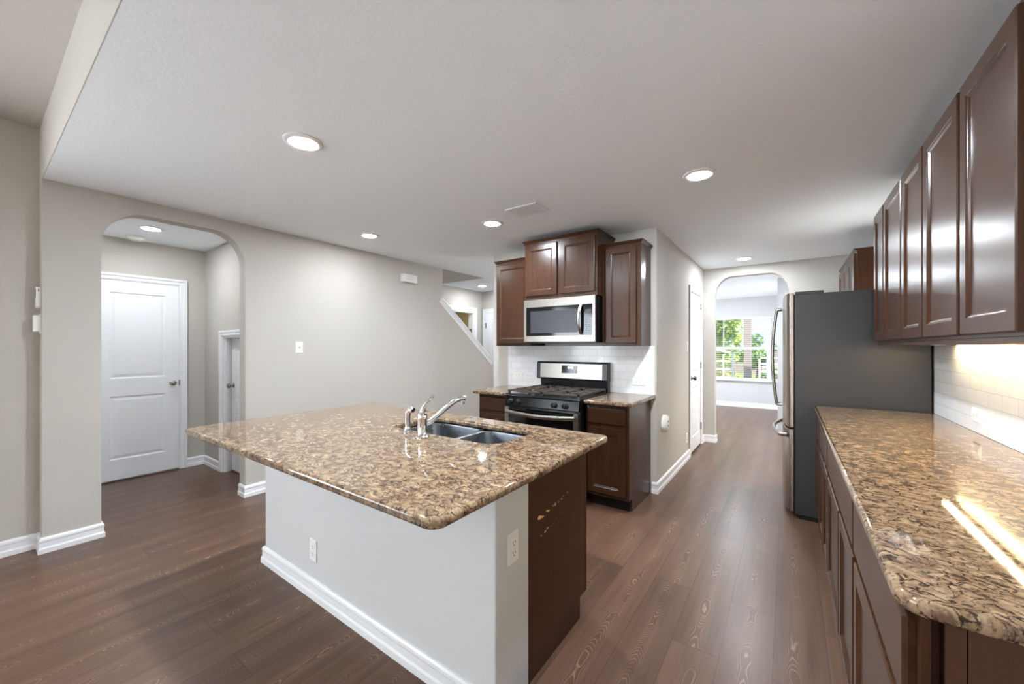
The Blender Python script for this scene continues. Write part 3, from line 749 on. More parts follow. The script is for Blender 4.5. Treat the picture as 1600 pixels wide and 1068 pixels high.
# ------------------------------------------------------------------ plates on walls
def outlet(fr, label, horizontal=False, group=None, w=0.072, h=0.116, kind='outlet'):
    """wall plate centred on fr.o"""
    t = thing('wall_outlet' if kind == 'outlet' else 'wall_plate', fr.o, label, kind, group)
    if horizontal: w, h = h, w
    m = MB(); q = lambda i, c: [fr(-w / 2 + i, -h / 2 + i, c), fr(w / 2 - i, -h / 2 + i, c), fr(w / 2 - i, h / 2 - i, c), fr(-w / 2 + i, h / 2 - i, c)]
    m.rings([q(0, 0.0005), q(0, 0.003), q(0.003, 0.006)]); m.obj('plate', 'plate_white', t)
    def rect(a, b, ww, hh, c0, c1, name, mat, par):
        if horizontal: a, b, ww, hh = b, a, hh, ww
        m = MB(); m.prism([fr(a - ww / 2, b - hh / 2, c0), fr(a + ww / 2, b - hh / 2, c0), fr(a + ww / 2, b + hh / 2, c0), fr(a - ww / 2, b + hh / 2, c0)], fr.n * (c1 - c0)); return m.obj(name, mat, par)
    if kind == 'outlet':
        for s in (-1, 1):
            so = rect(0, s * 0.0195, 0.034, 0.029, 0.006, 0.008, 'socket', 'plate_white', t)
            m = MB()
            for a, b, ww, hh in ((-0.0065, 0.004, 0.0025, 0.009), (0.0065, 0.004, 0.0025, 0.008), (0, -0.008, 0.005, 0.005)):
                b += s * 0.0195
                if horizontal: a, b, ww, hh = b, a, hh, ww
                m.prism([fr(a - ww / 2, b - hh / 2, 0.008), fr(a + ww / 2, b - hh / 2, 0.008), fr(a + ww / 2, b + hh / 2, 0.008), fr(a - ww / 2, b + hh / 2, 0.008)], fr.n * 0.0006)
            m.obj('slots', 'plate_shadow', so)
    elif kind == 'switch':
        rect(0, 0, 0.033, 0.066, 0.006, 0.010, 'rocker', 'plate_white', t)
    elif kind == 'jack':
        m = MB(); ax = {(1, 0): 'X', (-1, 0): '-X', (0, -1): '-Y', (0, 1): 'Y'}[(round(fr.n.x), round(fr.n.y))]
        m.lathe([(0.001, 0), (0.006, 0), (0.006, 0.004), (0.003, 0.009), (0.001, 0.009)], fr(0, 0, 0.006), ax, 12); m.obj('connector', 'nickel', t)
    return t
nx = (1, 0, 0); ny = (0, -1, 0)
outlet(Fr((-2.105, BY0, 0.255), (1, 0, 0), ny), 'white outlet on the long white face of the island base')
outlet(Fr((BXR, 1.197, 0.602), (0, 1, 0), nx), 'white outlet on the short white end of the island beside the wood panel')
outlet(Fr((XL, 1.937, 1.355), (0, 1, 0), nx), 'white wall plate with a round jack on the left wall', kind='jack')
outlet(Fr((XS, 5.045, 1.366), (0, 1, 0), nx), 'white switch plate left of the narrow passage door', kind='switch')
outlet(Fr((XS, 5.035, 0.262), (0, 1, 0), nx), 'white outlet low on the passage wall left of the door')
outlet(Fr((-1.155, YST - 0.009, 1.03), (1, 0, 0), ny), 'white sideways outlet in the tile right of the range', True)
outlet(Fr((-2.545, YST - 0.009, 1.035), (1, 0, 0), ny), 'white sideways outlet in the tile at the far left of the range', True)
outlet(Fr((-2.39, YST - 0.009, 1.035), (1, 0, 0), ny), 'white sideways outlet in the tile just left of the range', True)
outlet(Fr((XR - 0.009, 3.04, 1.005), (0, -1, 0), (-1, 0, 0)), 'white sideways outlet in the tile above the right counter', True)

# chime box, round detector on the passage wall, devices on the narrow wall end
cb = thing('door_chime', (XL, 3.305, 2.19), 'white rectangular door chime box high on the left wall', 'chime')
m = MB(); m.box(XL + 0.0005, XL + 0.055, 3.19, 3.42, 2.190, 2.292); m.obj('cover', 'plate_white', cb, 0.006)
m = MB()
for i in range(5): m.box(XL + 0.055, XL + 0.0565, 3.24, 3.37, 2.212 + 0.013 * i, 2.216 + 0.013 * i)
m.obj('grille', 'vent_grey', cb)
rd = thing('wall_detector', (XS, 3.955, 0.615), 'round white plug-in device low on the passage wall', 'detector')
m = MB(); m.lathe([(0.001, 0.0005), (0.082, 0.0005), (0.082, 0.028), (0.070, 0.040), (0.040, 0.046), (0.001, 0.046)], (XS, 3.955, 0.615), 'X', 28); m.obj('housing', 'plate_white', rd, smooth=True)
for z in (0.595, 0.637): box('socket', 'vent_dark', (XS + 0.0462, XS + 0.048, 3.94, 3.965, z - 0.009, z + 0.009), rd)
wd = thing('wall_thermostat', (-4.08, YLN, 1.69), 'small white device with rounded bottom on the narrow wall end', 'thermostat')
m = MB(); m.prism([(-4.125, YLN - 0.0005, z) for z in ()] or [(p[0], YLN - 0.0005, p[1]) for p in rrect(-4.125, -4.045, 1.618, 1.757, [0.02, 0.02, 0.004, 0.004])], (0, -0.022, 0)); m.obj('case', 'plate_white', wd, 0.002)
box('screen', 'vent_dark', (-4.110, -4.060, YLN - 0.0242, YLN - 0.0226, 1.690, 1.745), wd)
box('slot', 'plate_shadow', (-4.0449, -4.0438, YLN - 0.014, YLN - 0.010, 1.728, 1.745), wd)
ws = thing('wall_switch', (-4.08, YLN, 1.52), 'white switch box below the rounded device on the wall end', 'switch')
m = MB(); m.box(-4.118, -4.046, YLN - 0.034, YLN - 0.0005, 1.464, 1.570); m.obj('box', 'plate_white', ws, 0.003)
box('plate', 'plate_white', (-4.125, -4.040, YLN - 0.006, YLN - 0.0002, 1.450, 1.582), ws, 0.001)

# ------------------------------------------------------------------ range
RX0, RX1, RY0, RY1 = -2.203, -1.432, 2.985, 3.690
rg = thing('gas_range', ((RX0 + RX1) / 2, 3.33, 0), 'black and stainless steel gas range between the stove-wall cabinets', 'range')
m = MB(); m.box(RX0, RX1, RY0 + 0.035, RY1, 0.03, 0.895)
for px in (RX0 + 0.05, RX1 - 0.05):
    for py in (RY0 + 0.1, RY1 - 0.05): m.box(px - 0.02, px + 0.02, py - 0.02, py + 0.02, 0, 0.03)
m.obj('body', 'black_enamel', rg, 0.003)
m = MB(); m.prism([(RX0 - 0.004, y, z) for y, z in ((RY0 + 0.005, 0.893), (RY0 - 0.002, 0.905), (RY0 + 0.02, 0.918), (RY1 - 0.055, 0.918), (RY1 - 0.055, 0.893))], (RX1 - RX0 + 0.008, 0, 0))
m.obj('cooktop', 'black_enamel', rg, 0.003)
m = MB(); m.prism([(RX0, y, z) for y, z in ((RY0 + 0.036, 0.805), (RY0 - 0.008, 0.805), (RY0 - 0.004, 0.815), (RY0 + 0.012, 0.893), (RY0 + 0.036, 0.893))], (RX1 - RX0, 0, 0))
m.obj('control_panel', 'black_panel', rg, 0.002)
for x in (-2.135, -2.052, -1.672, -1.565):
    m = MB(); p = (x, RY0 + 0.004, 0.850)
    m.lathe([(0.001, 0), (0.026, 0), (0.026, 0.006), (0.021, 0.010), (0.019, 0.034), (0.016, 0.040), (0.001, 0.040)], p, '-Y', 24)
    k = m.obj('control_knob', 'dark_plastic', rg, smooth=True)
    m = MB(); m.box(x - 0.0035, x + 0.0035, RY0 - 0.046, RY0 - 0.030, 0.832, 0.868); m.obj('grip', 'knob_grey', k, 0.001)
# oven door with stainless frame, dark glass and a bowed bar handle
od_z0, od_z1 = 0.235, 0.792
m = MB(); yf = RY0 - 0.012
m.box(RX0 + 0.002, RX0 + 0.048, yf, RY0 + 0.034, od_z0, od_z1); m.box(RX1 - 0.048, RX1 - 0.002, yf, RY0 + 0.034, od_z0, od_z1)
m.box(RX0 + 0.048, RX1 - 0.048, yf, RY0 + 0.034, od_z0, od_z0 + 0.05)
odoor = m.obj('oven_door', 'stainless', rg, 0.003)
box('door_glass', 'black_gloss', (RX0 + 0.0485, RX1 - 0.0485, yf + 0.003, RY0 + 0.033, od_z0 + 0.0505, od_z1 - 0.001), odoor)
m = MB()
pts = []
for k in range(15):
    u = k / 14; pts.append((RX0 + 0.03 + u * (RX1 - RX0 - 0.06), yf - 0.014 - 0.036 * math.sin(PI * u) ** 0.6, 0.755 - 0.012 * math.sin(PI * u)))
m.tube(pts, 0.015, 10, (0.65, 1.25)); m.obj('handle', 'stainless', odoor, smooth=True)
m = MB(); m.box(RX0 + 0.002, RX1 - 0.002, yf, RY0 + 0.034, 0.045, 0.228); m.obj('storage_drawer', 'stainless', rg, 0.003)
# grates and burners
for gx0, gx1 in ((RX0 + 0.012, (RX0 + RX1) / 2 - 0.002), ((RX0 + RX1) / 2 + 0.002, RX1 - 0.012)):
    m = MB(); gy0, gy1, z0, z1 = RY0 + 0.03, RY1 - 0.075, 0.936, 0.952
    for y in (gy0, gy1 - 0.02, (gy0 + gy1) / 2 - 0.008): m.box(gx0, gx1, y, y + 0.02, z0, z1)
    for x in (gx0, gx1 - 0.018): m.box(x, x + 0.018, gy0, gy1, z0, z1)
    cx = (gx0 + gx1) / 2
    for cy in (gy0 + 0.25 * (gy1 - gy0), gy0 + 0.75 * (gy1 - gy0)):
        for s in (-1, 1):
            m.box(cx + s * 0.035, cx + s * (gx1 - gx0) * 0.5, cy - 0.008, cy + 0.008, z0 + 0.001, z1 + 0.003)
            m.box(cx - 0.008, cx + 0.008, cy + s * 0.035, cy + s * (gy1 - gy0) * 0.24, z0 + 0.001, z1 + 0.003)
            for s2 in (-1, 1): m.prism([(cx + s * (0.04 + q), cy + s2 * (0.04 + q2), z0) for q, q2 in ((0, 0.008), (0.008, 0), (0.115, 0.085), (0.107, 0.093))], (0, 0, 0.014))
    for x in (gx0, gx1 - 0.018):
        for y in (gy0, gy1 - 0.02): m.box(x, x + 0.018, y, y + 0.02, 0.918, z0)
    gr = m.obj('grate', 'cast_iron', rg, 0.002)
    for cy in (gy0 + 0.25 * (gy1 - gy0), gy0 + 0.75 * (gy1 - gy0)):
        m = MB(); m.lathe([(0.001, 0), (0.048, 0), (0.046, 0.008), (0.034, 0.010), (0.034, 0.014), (0.030, 0.017), (0.001, 0.017)], (cx, cy, 0.918), 'Z', 22); m.obj('burner', 'dark_plastic', rg, smooth=True)
# backguard
m = MB(); m.prism([(RX0 + 0.004, y, z) for y, z in ((3.640, 0.90), (3.632, 1.018), (3.700, 1.018), (3.700, 0.90))], (RX1 - RX0 - 0.008, 0, 0)); m.obj('back_panel', 'black_enamel', rg, 0.002)
bgp = [(3.618, 1.024), (3.606, 1.030), (3.616, 1.190), (3.628, 1.206), (3.700, 1.206), (3.700, 1.018), (3.63, 1.018)]
m = MB(); m.prism([(RX0 - 0.034, y, z) for y, z in bgp], (RX1 - RX0 + 0.034, 0, 0)); bg = m.obj('backguard', 'dark_plastic', rg, 0.004)
m = MB(); m.prism([(RX0 + 0.014, y, z) for y, z in ((3.6045, 1.036), (3.6135, 1.186), (3.618, 1.186), (3.610, 1.036))], (RX1 - RX0 - 0.064, 0, 0)); m.obj('steel_face', 'stainless', bg)
dx = -1.838
m = MB(); m.prism([(dx - 0.09, y, z) for y, z in ((3.6055, 1.088), (3.6110, 1.168), (3.6150, 1.168), (3.610, 1.088))], (0.18, 0, 0)); dsp = m.obj('display', 'black_gloss', bg)
m = MB()
SEG = {'1': 'bc', '0': 'abcdef', '4': 'fgbc'}
def digit(ch, x, z, w, h):
    L = {'a': (0, w, h, h), 'b': (w, w, h / 2, h), 'c': (w, w, 0, h / 2), 'd': (0, w, 0, 0), 'e': (0, 0, 0, h / 2), 'f': (0, 0, h / 2, h), 'g': (0, w, h / 2, h / 2)}
    for sgm in SEG[ch]:
        a0, a1, b0, b1 = L[sgm]; q = 0.0017
        m.box(x + min(a0, a1) - q, x + max(a0, a1) + q, 3.6066, 3.6080, z + b0 - q, z + b1 + q)
for i, ch in enumerate('1014'): digit(ch, dx - 0.022 + i * 0.0155 + (0.003 if i > 1 else 0), 1.138, 0.008, 0.016)
m.obj('digits', 'digits_glow', dsp)
for i in range(2):
    for j in range(5): box('touch_key', 'button_grey', (dx - 0.075 + j * 0.035, dx - 0.063 + j * 0.035, 3.6052, 3.6068, 1.098 + i * 0.014, 1.104 + i * 0.014), dsp)

# ------------------------------------------------------------------ cabinets on the stove wall
def crown(m, x0, x1, yf, yb, z, left=True, right=True, h=0.026, pr=0.022):
    """small crown strip around front (-Y) and sides"""
    pf = [(0.0, 0.0), (0.004, 0.0), (0.010, 0.010), (pr - 0.004, h - 0.006), (pr, h - 0.004), (pr, h), (0, h)]
    path = ([(x0, yb)] if left else []) + [(x0, yf), (x1, yf)] + ([(x1, yb)] if right else [])
    P = [Vector(p) for p in path]; rs = []
    for i in range(len(P)):
        ds = []
        if i: ds.append((P[i] - P[i - 1]).normalized())
        if i < len(P) - 1: ds.append((P[i + 1] - P[i]).normalized())
        nn = [Vector((d.y, -d.x)) for d in ds]
        off = (nn[0] + nn[1]).normalized() * (1 / max(0.3, (nn[0] + nn[1]).normalized().dot(nn[0]))) if len(nn) == 2 else nn[0]
        rs.append([(P[i].x + off.x * q, P[i].y + off.y * q, z + zz) for q, zz in pf])
    m.rings(rs)
def wall_cab(loc_label, cat, x0, x1, yf, z0, z1, doors, side_reveal=0.012, bot=0.022, top=0.02, cr=(True, True), mid=0.030, group=None):
    t = thing('wall_cabinet', ((x0 + x1) / 2, YST, z0), loc_label, cat, group)
    m = MB(); m.box(x0, x1, yf, YST - 0.0005, z0, z1); m.obj('carcass', 'cabinet_wood', t, 0.0015)
    w = (x1 - x0 - 2 * side_reveal - mid * (doors - 1)) / doors
    for i in range(doors):
        front_bm(Fr((x0 + side_reveal + i * (w + mid), yf - 0.0005, z0 + bot), (1, 0, 0), (0, -1, 0)), w, z1 - z0 - bot - top, 0.019).obj('door', 'cabinet_wood', t)
    m = MB(); crown(m, x0, x1, yf, YST - 0.0005, z1, *cr); m.obj('crown_moulding', 'cabinet_wood_flat', t)
    return t
wall_cab('tall dark wood wall cabinet left of the microwave', 'cabinet', -2.640, -2.1875, 3.412, 1.372, 2.277, 1, cr=(True, False))
wall_cab('dark wood two-door cabinet above the microwave reaching nearly to the ceiling', 'cabinet', -2.185, -1.402, 3.300, 1.832, 2.400, 2, 0.020, 0.035, 0.025, (True, True), 0.034)
wall_cab('tall dark wood wall cabinet right of the microwave with exposed side', 'cabinet', -1.3995, -1.043, 3.412, 1.372, 2.277, 1, 0.038, cr=(False, True))

# microwave
mw = thing('microwave', (-1.80, 3.5, 1.413), 'stainless steel microwave mounted under the cabinet above the range', 'microwave')
MX0, MX1, MY, MZ0, MZ1 = -2.178, -1.411, 3.272, 1.413, 1.829
m = MB(); m.box(MX0 + 0.004, MX1 - 0.004, MY + 0.03, YST - 0.0095, MZ0 - 0.012, MZ1); m.obj('case', 'black_enamel', mw, 0.002)
m = MB()   # stainless front ring
DX1 = MX1 - 0.026
m.box(MX0, MX1, MY, MY + 0.029, MZ1 - 0.075, MZ1); m.box(MX0, MX1, MY, MY + 0.029, MZ0, MZ0 + 0.055)
m.box(MX0, MX0 + 0.026, MY, MY + 0.029, MZ0 + 0.055, MZ1 - 0.075); m.box(MX1 - 0.026, MX1, MY, MY + 0.029, MZ0 + 0.055, MZ1 - 0.075)
fp = m.obj('front_frame', 'stainless', mw)
m = MB(); m.box(MX0 + 0.0265, -1.520, MY + 0.004, MY + 0.028, MZ0 + 0.0555, MZ1 - 0.0755); dr = m.obj('door', 'black_gloss', mw)
box('window', 'dark_plastic', (MX0 + 0.075, -1.585, MY + 0.0025, MY + 0.0038, MZ0 + 0.085, MZ1 - 0.115), dr)
m = MB(); pts = [(-1.548 - 0.012 * math.sin(PI * k / 10), MY - 0.002 - 0.042 * math.sin(PI * k / 10) ** 0.7, MZ0 + 0.065 + k * 0.0275) for k in range(11)]
m.tube(pts, 0.013, 10, (1.15, 0.7)); m.obj('handle', 'stainless', dr, smooth=True)
m = MB(); m.box(-1.519, MX1 - 0.0265, MY + 0.004, MY + 0.028, MZ0 + 0.0555, MZ1 - 0.0755); cp = m.obj('control_panel', 'black_gloss', mw)
m = MB()
for r in range(9):
    for c in range(3): m.box(-1.506 + c * 0.021, -1.492 + c * 0.021, MY + 0.0028, MY + 0.0038, MZ0 + 0.075 + r * 0.019, MZ0 + 0.082 + r * 0.019)
m.obj('buttons', 'button_grey', cp)
box('clock', 'dark_plastic', (-1.505, -1.450, MY + 0.0028, MY + 0.0038, MZ0 + 0.262, MZ0 + 0.292), cp)
m = MB(); bx, bz = -1.838, MZ1 - 0.033
m.prism([(bx + a, MY - 0.0004, bz + b) for a, b in ((-0.036, 0.010), (0.0, 0.014), (0.036, 0.010), (0.0, -0.014))], (0, -0.0016, 0)); m.obj('badge', 'nickel', fp)
m = MB()
for i in range(10): m.box(MX0 + 0.05 + i * 0.07, MX0 + 0.10 + i * 0.07, MY + 0.06, MY + 0.2, MZ0 - 0.0135, MZ0 - 0.0122)
m.obj('vent_grille', 'vent_dark', mw)

def base_cab(label, x0, x1, yf, z_top=0.8805, doors=1, side=None):
    t = thing('base_cabinet', ((x0 + x1) / 2, YST, 0), label, 'cabinet')
    m = MB(); m.prism([(x0, y, z) for y, z in ((YST - 0.0005, 0), (yf + 0.075, 0), (yf + 0.075, 0.105), (yf, 0.105), (yf, z_top), (YST - 0.0005, z_top))], (x1 - x0, 0, 0)); m.obj('carcass', 'cabinet_wood', t, 0.001)
    box('toe_kick', 'toe_black', (x0 + 0.002, x1 - 0.021, yf + 0.066, yf + 0.0745, 0, 0.104), t)
    w = (x1 - x0 - 0.040 - 0.03 * (doors - 1)) / doors
    for i in range(doors):
        xx = x0 + 0.014 + i * (w + 0.03)
        front_bm(Fr((xx, yf - 0.0005, 0.130), (1, 0, 0), (0, -1, 0)), w, 0.555, 0.019).obj('door', 'cabinet_wood', t)
        drawer_bm(Fr((xx, yf - 0.0005, 0.712), (1, 0, 0), (0, -1, 0)), w, 0.142, 0.019).obj('drawer_front', 'cabinet_wood_flat', t)
    return t
base_cab('dark wood base cabinet right of the range with one drawer above one door', -1.418, -1.045, 3.105)
base_cab('dark wood base cabinet left of the range mostly hidden by the island', -2.628, -2.213, 3.105)
tag(slab('countertop', [rrect(-1.412, -0.999, 3.035, YST - 0.0005, [0.004, 0.02, 0.004, 0.004])], 0.882, 0.914, 0.010, 'granite'), 'small granite countertop right of the range', 'countertop')
tag(slab('countertop', [rrect(-2.668, -2.212, 3.035, YST - 0.0005, [0.02, 0.004, 0.004, 0.004])], 0.882, 0.914, 0.010, 'granite'), 'small granite countertop left of the range', 'countertop')

# ------------------------------------------------------------------ right run: base cabinets and long counter
CXF = 0.194      # face frame plane
CYN, CYF = 0.972, 3.765
rc = slab('countertop', [rrect(0.162, XR - 0.0005, CYN, CYF, [0.045, 0.002, 0.002, 0.004], 8)], 0.882, 0.914, 0.011, 'granite')
tag(rc, 'long golden brown granite countertop on the right-hand base cabinets', 'countertop')
def right_base(label, y0, y1, cuts, near_end=False):
    """cuts = door edges as list of (ya, yb)"""
    t = thing('base_cabinet', (0.5, (y0 + y1) / 2, 0), label, 'cabinet')
    yy0 = y0
    m = MB(); m.prism([(x, yy0, z) for x, z in ((XR - 0.0005, 0), (CXF + 0.075, 0), (CXF + 0.075, 0.105), (CXF + 0.014, 0.105), (CXF + 0.014, 0.8805), (XR - 0.0005, 0.8805))], (0, y1 - yy0, 0)) ; m.obj('carcass', 'cabinet_wood', t)
    ys = 0.972 + 0.02 if near_end else y0
    m = MB(); m.box(CXF, CXF + 0.0135, ys, y1, 0.105, 0.8805); m.obj('face_frame', 'cabinet_wood', t, 0.001)
    if near_end:
        m = MB(); m.box(0.226, 0.252, 0.998, y0 - 0.0005, 0.0, 0.8805); m.box(0.2535, XR - 0.0005, 0.998, y0 - 0.0005, 0.0, 0.8805); m.obj('end_panel', 'panel_wood', t, 0.001)
    box('toe_kick', 'toe_black', (CXF + 0.067, CXF + 0.0745, yy0 + 0.001, y1 - 0.001, 0, 0.104), t)
    for a, b in cuts:
        front_bm(Fr((CXF - 0.0005, b, 0.130), (0, -1, 0), (-1, 0, 0)), b - a, 0.535, 0.019).obj('door', 'cabinet_wood', t)
    a, b = y0 + 0.014, y1 - 0.014
    if near_end: a = 1.015
    drawer_bm(Fr((CXF - 0.0005, b, 0.695), (0, -1, 0), (-1, 0, 0)), b - a, 0.165, 0.019, 0.006).obj('drawer_front', 'cabinet_wood_flat', t)
    return t
right_base('dark wood base cabinet at the near end of the right counter', 1.03, 1.690, [(1.04, 1.668)], True)
right_base('wide two-door dark wood base cabinet second from the near end of the right counter', 1.692, 2.695, [(1.706, 2.125), (2.150, 2.680)])
right_base('two-door dark wood base cabinet third from the near end of the right counter', 2.697, 3.380, [(2.711, 3.025), (3.050, 3.366)])
right_base('narrow dark wood base cabinet of the right counter beside the refrigerator', 3.382, 3.762, [(3.400, 3.745)])

# wall cabinets on the right
UXF = 0.510; UZ0, UZ1 = 1.372, 2.290
def right_wall_cab(label, y0, y1, doors, xf=UXF, z0=UZ0, z1=UZ1, dz0=1.402, dz1=2.266, cr=False):
    t = thing('wall_cabinet', ((xf + XR) / 2, (y0 + y1) / 2, z0), label, 'cabinet')
    m = MB(); m.box(xf, XR - 0.0005, y0, y1, z0 + 0.018, z1); m.box(xf, xf + 0.02, y0, y1, z0 - 0.002, z0 + 0.018); m.box(xf + 0.02, XR - 0.01, y0, y0 + 0.016, z0 - 0.002, z0 + 0.018); m.obj('carcass', 'cabinet_wood', t, 0.001)
    for a, b in doors:
        front_bm(Fr((xf - 0.0005, b, dz0), (0, -1, 0), (-1, 0, 0)), b - a, dz1 - dz0, 0.019, 0.058).obj('door', 'cabinet_wood', t)
    if cr:
        m = MB(); m.prism([(x, y0 - 0.0, z) for x, z in ((xf, z1 + 0.0005), (xf - 0.022, z1 + 0.018), (xf - 0.022, z1 + 0.024), (XR - 0.001, z1 + 0.024), (XR - 0.001, z1 + 0.0005))], (0, y1 - y0, 0)); m.obj('crown_moulding', 'cabinet_wood_flat', t)
    return t
right_wall_cab('nearest tall dark wood wall cabinet over the right counter', 1.590, 2.477, [(1.606, 2.016), (2.043, 2.468)])
right_wall_cab('middle tall dark wood wall cabinet over the right counter', 2.479, 3.352, [(2.488, 2.874), (2.903, 3.338)])
right_wall_cab('narrow dark wood wall cabinet over the right counter next to the refrigerator', 3.354, 3.690, [(3.368, 3.672)])
right_wall_cab('dark wood three-door wall cabinet beyond the refrigerator', 4.640, 5.930, [(4.66, 5.07), (5.085, 5.495), (5.51, 5.915)], 0.508, 1.372, 2.225, 1.40, 2.205, True)

# strip light under the near cabinets
us = thing('strip_light', (0.74, 2.5, UZ0), 'warm glowing strip light under the right-hand wall cabinets', 'light')
box('housing', 'plate_white', (0.735, 0.775, 1.62, 3.33, UZ0 + 0.006, UZ0 + 0.0175), us)
for x in (0.743, 0.760): box('led_strip', 'strip_glow', (x - 0.0035, x + 0.0035, 1.63, 3.32, UZ0 + 0.002, UZ0 + 0.0058), us)

# ------------------------------------------------------------------ refrigerator
FX0, FX1, FY_0, FY_1, FZ = 0.047, 0.800, 3.800, 4.632, 1.778
fg = thing('refrigerator', (0.42, 4.21, 0), 'tall dark grey refrigerator with stainless french doors and bottom freezer', 'refrigerator')
m = MB(); m.box(FX0, FX1, FY_0, FY_1, 0.035, FZ); m.obj('body', 'fridge_side', fg, 0.006)
m = MB(); m.box(FX0 + 0.03, FX1 - 0.05, FY_0 + 0.02, FY_1 - 0.02, 0.0, 0.035); m.obj('base_grille', 'black_gap', fg)
FM = (FY_0 + FY_1) / 2
def fx_front(y): return 0.004 - 0.040 * math.sin(PI * (y - FY_0) / (FY_1 - FY_0)) ** 0.7
def fdoor(name, y0, y1, z0, z1):
    pts = [(FX0 - 0.006, y0), (FX0 - 0.006, y1)]
    n = 14
    for k in range(n + 1):
        y = y1 + (y0 - y1) * k / n; e = 0.010 if k in (0, n) else 0
        pts.append((fx_front(y) + e, y))
    m = MB(); m.prism([(x, y, z0) for x, y in pts], (0, 0, z1 - z0))
    return m.obj(name, 'stainless_warm', fg, 0.004, smooth=True)
dl = fdoor('door', FY_0 + 0.002, FM - 0.002, 0.722, FZ + 0.012)
drr = fdoor('door', FM + 0.002, FY_1 - 0.002, 0.722, FZ + 0.012)
fz = fdoor('freezer_drawer', FY_0 + 0.002, FY_1 - 0.002, 0.055, 0.706)
box('door_gasket', 'black_gap', (FX0 - 0.0058, FX0 - 0.0002, FY_0 + 0.012, FY_1 - 0.012, 0.06, FZ - 0.004), fg)
for par, y in ((dl, FM - 0.040), (drr, FM + 0.040)):
    m = MB(); pts = [(-0.038, y, 0.865), (-0.072, y, 0.86)]
    pts = [(-0.040, y, 0.850), (-0.078, y, 0.852)] + [(-0.082 - 0.030 * math.sin(PI * k / 10), y, 0.862 + 0.082 * k) for k in range(11)] + [(-0.078, y, 1.692), (-0.040, y, 1.694)]
    m.tube(pts, 0.012, 10); m.obj('handle', 'stainless', par, smooth=True)
m = MB(); pts = [(fx_front(FY_0 + 0.05) + 0.004, FY_0 + 0.05, 0.652)] + [(fx_front(FY_0 + 0.05) - 0.045 - 0.048 * math.sin(PI * k / 12), FY_0 + 0.06 + k * (FY_1 - FY_0 - 0.12) / 12, 0.652) for k in range(13)] + [(fx_front(FY_1 - 0.05) + 0.004, FY_1 - 0.05, 0.652)]
m.tube(pts, 0.014, 10, (0.9, 1.3)); m.obj('handle', 'stainless', fz, smooth=True)
for y in (FY_0 + 0.045, FY_1 - 0.045):
    m = MB(); m.box(0.010, 0.075, y - 0.03, y + 0.03, FZ + 0.0005, FZ + 0.020) if False else m.box(FX0 + 0.0, FX0 + 0.18, y - 0.03, y + 0.03, FZ + 0.0005, FZ + 0.020)
    m.obj('hinge_cover', 'fridge_side', fg, 0.003)

# ------------------------------------------------------------------ ceiling fixtures
def can(loc, label, group='recessed ceiling lights'):
    t = thing('ceiling_light', loc, label, 'light', group)
    m = MB(); x, y, z = loc
    m.lathe([(0.072, -0.0005), (0.098, -0.0005), (0.098, 0.004), (0.084, 0.011), (0.072, 0.009)], (x, y, z), '-Z', 36); 
    m.obj('trim_ring', 'trim_white', t, smooth=True)
    m = MB(); m.lathe([(0.001, 0.0), (0.0715, 0.0), (0.0715, 0.007), (0.05, 0.011), (0.001, 0.012)], (x, y, z - 0.0005), '-Z', 28); m.obj('lens', 'lens_glow', t, smooth=True)
    return t
C0 = (-2.144, 1.058, ZC)
l0 = can(C0, 'recessed ceiling light above the island, nearest of the kitchen ceiling')
for (x, y, lab) in ((-0.464, 2.741, 'recessed ceiling light over the aisle, nearest the right-hand wall cabinets'),
                    (-3.40, 2.324, 'recessed ceiling light close to the plain left wall'),
                    (-2.166, 2.736, 'recessed ceiling light beside the ceiling air vent'),
                    (-0.444, 5.659, 'recessed ceiling light in front of the far arch'),
                    (-4.867, 0.999, 'recessed ceiling light inside the left arch'),
                    (-0.810, 8.465, 'recessed ceiling light in the room beyond the far arch')):
    c = copy_tree(l0); c.location = (x, y, ZC); c['label'] = lab
    if x < -3.0 or abs(y - 5.659) < 0.01:       # the dimmer lamps close to walls
        ln = [k for k in kids(c) if k.name.startswith('lens')][0]; ln.data = ln.data.copy(); ln.data.materials[0] = M['lens_glow_dim' if x < -3.0 else 'lens_glow_mid']
# out of frame: one kitchen lamp, the rest added to brighten their rooms
for (x, y, lab) in ((-0.50, 1.045, 'recessed ceiling light over the camera end of the aisle'), (-4.55, 5.45, 'unseen ceiling light added in the foyer'), (-6.2, 5.9, 'unseen ceiling light added in the tan room'),
                  (-2.6, 8.2, 'unseen ceiling light added at the left of the far room'), (0.9, 6.95, 'unseen ceiling light added at the right of the far room')):
    c = copy_tree(l0); c.location = (x, y, ZC); c['label'] = lab
    if x < -3.0:
        ln = [k for k in kids(c) if k.name.startswith('lens')][0]; ln.data = ln.data.copy(); ln.data.materials[0] = M['lens_glow_dim']
sdv = thing('smoke_detector', (-5.35, 0.985, ZC), 'round white smoke detector on the alcove ceiling', 'detector')
m = MB(); m.lathe([(0.001, 0.0005), (0.074, 0.0005), (0.074, 0.012), (0.066, 0.016), (0.062, 0.034), (0.048, 0.044), (0.001, 0.046)], (-5.35, 0.985, ZC), '-Z', 30); m.obj('housing', 'plate_white', sdv, smooth=True)
m = MB(); m.lathe([(0.001, 0.046), (0.012, 0.046), (0.012, 0.048), (0.001, 0.049)], (-5.35, 0.985, ZC), '-Z', 14); m.obj('test_button', 'vent_grey', sdv)
vt = thing('air_vent', (-1.722, 2.637, ZC), 'white rectangular air vent in the ceiling near the range', 'vent')
vx0, vx1, vy0, vy1 = -1.872, -1.575, 2.527, 2.747
m = MB(); f = 0.026
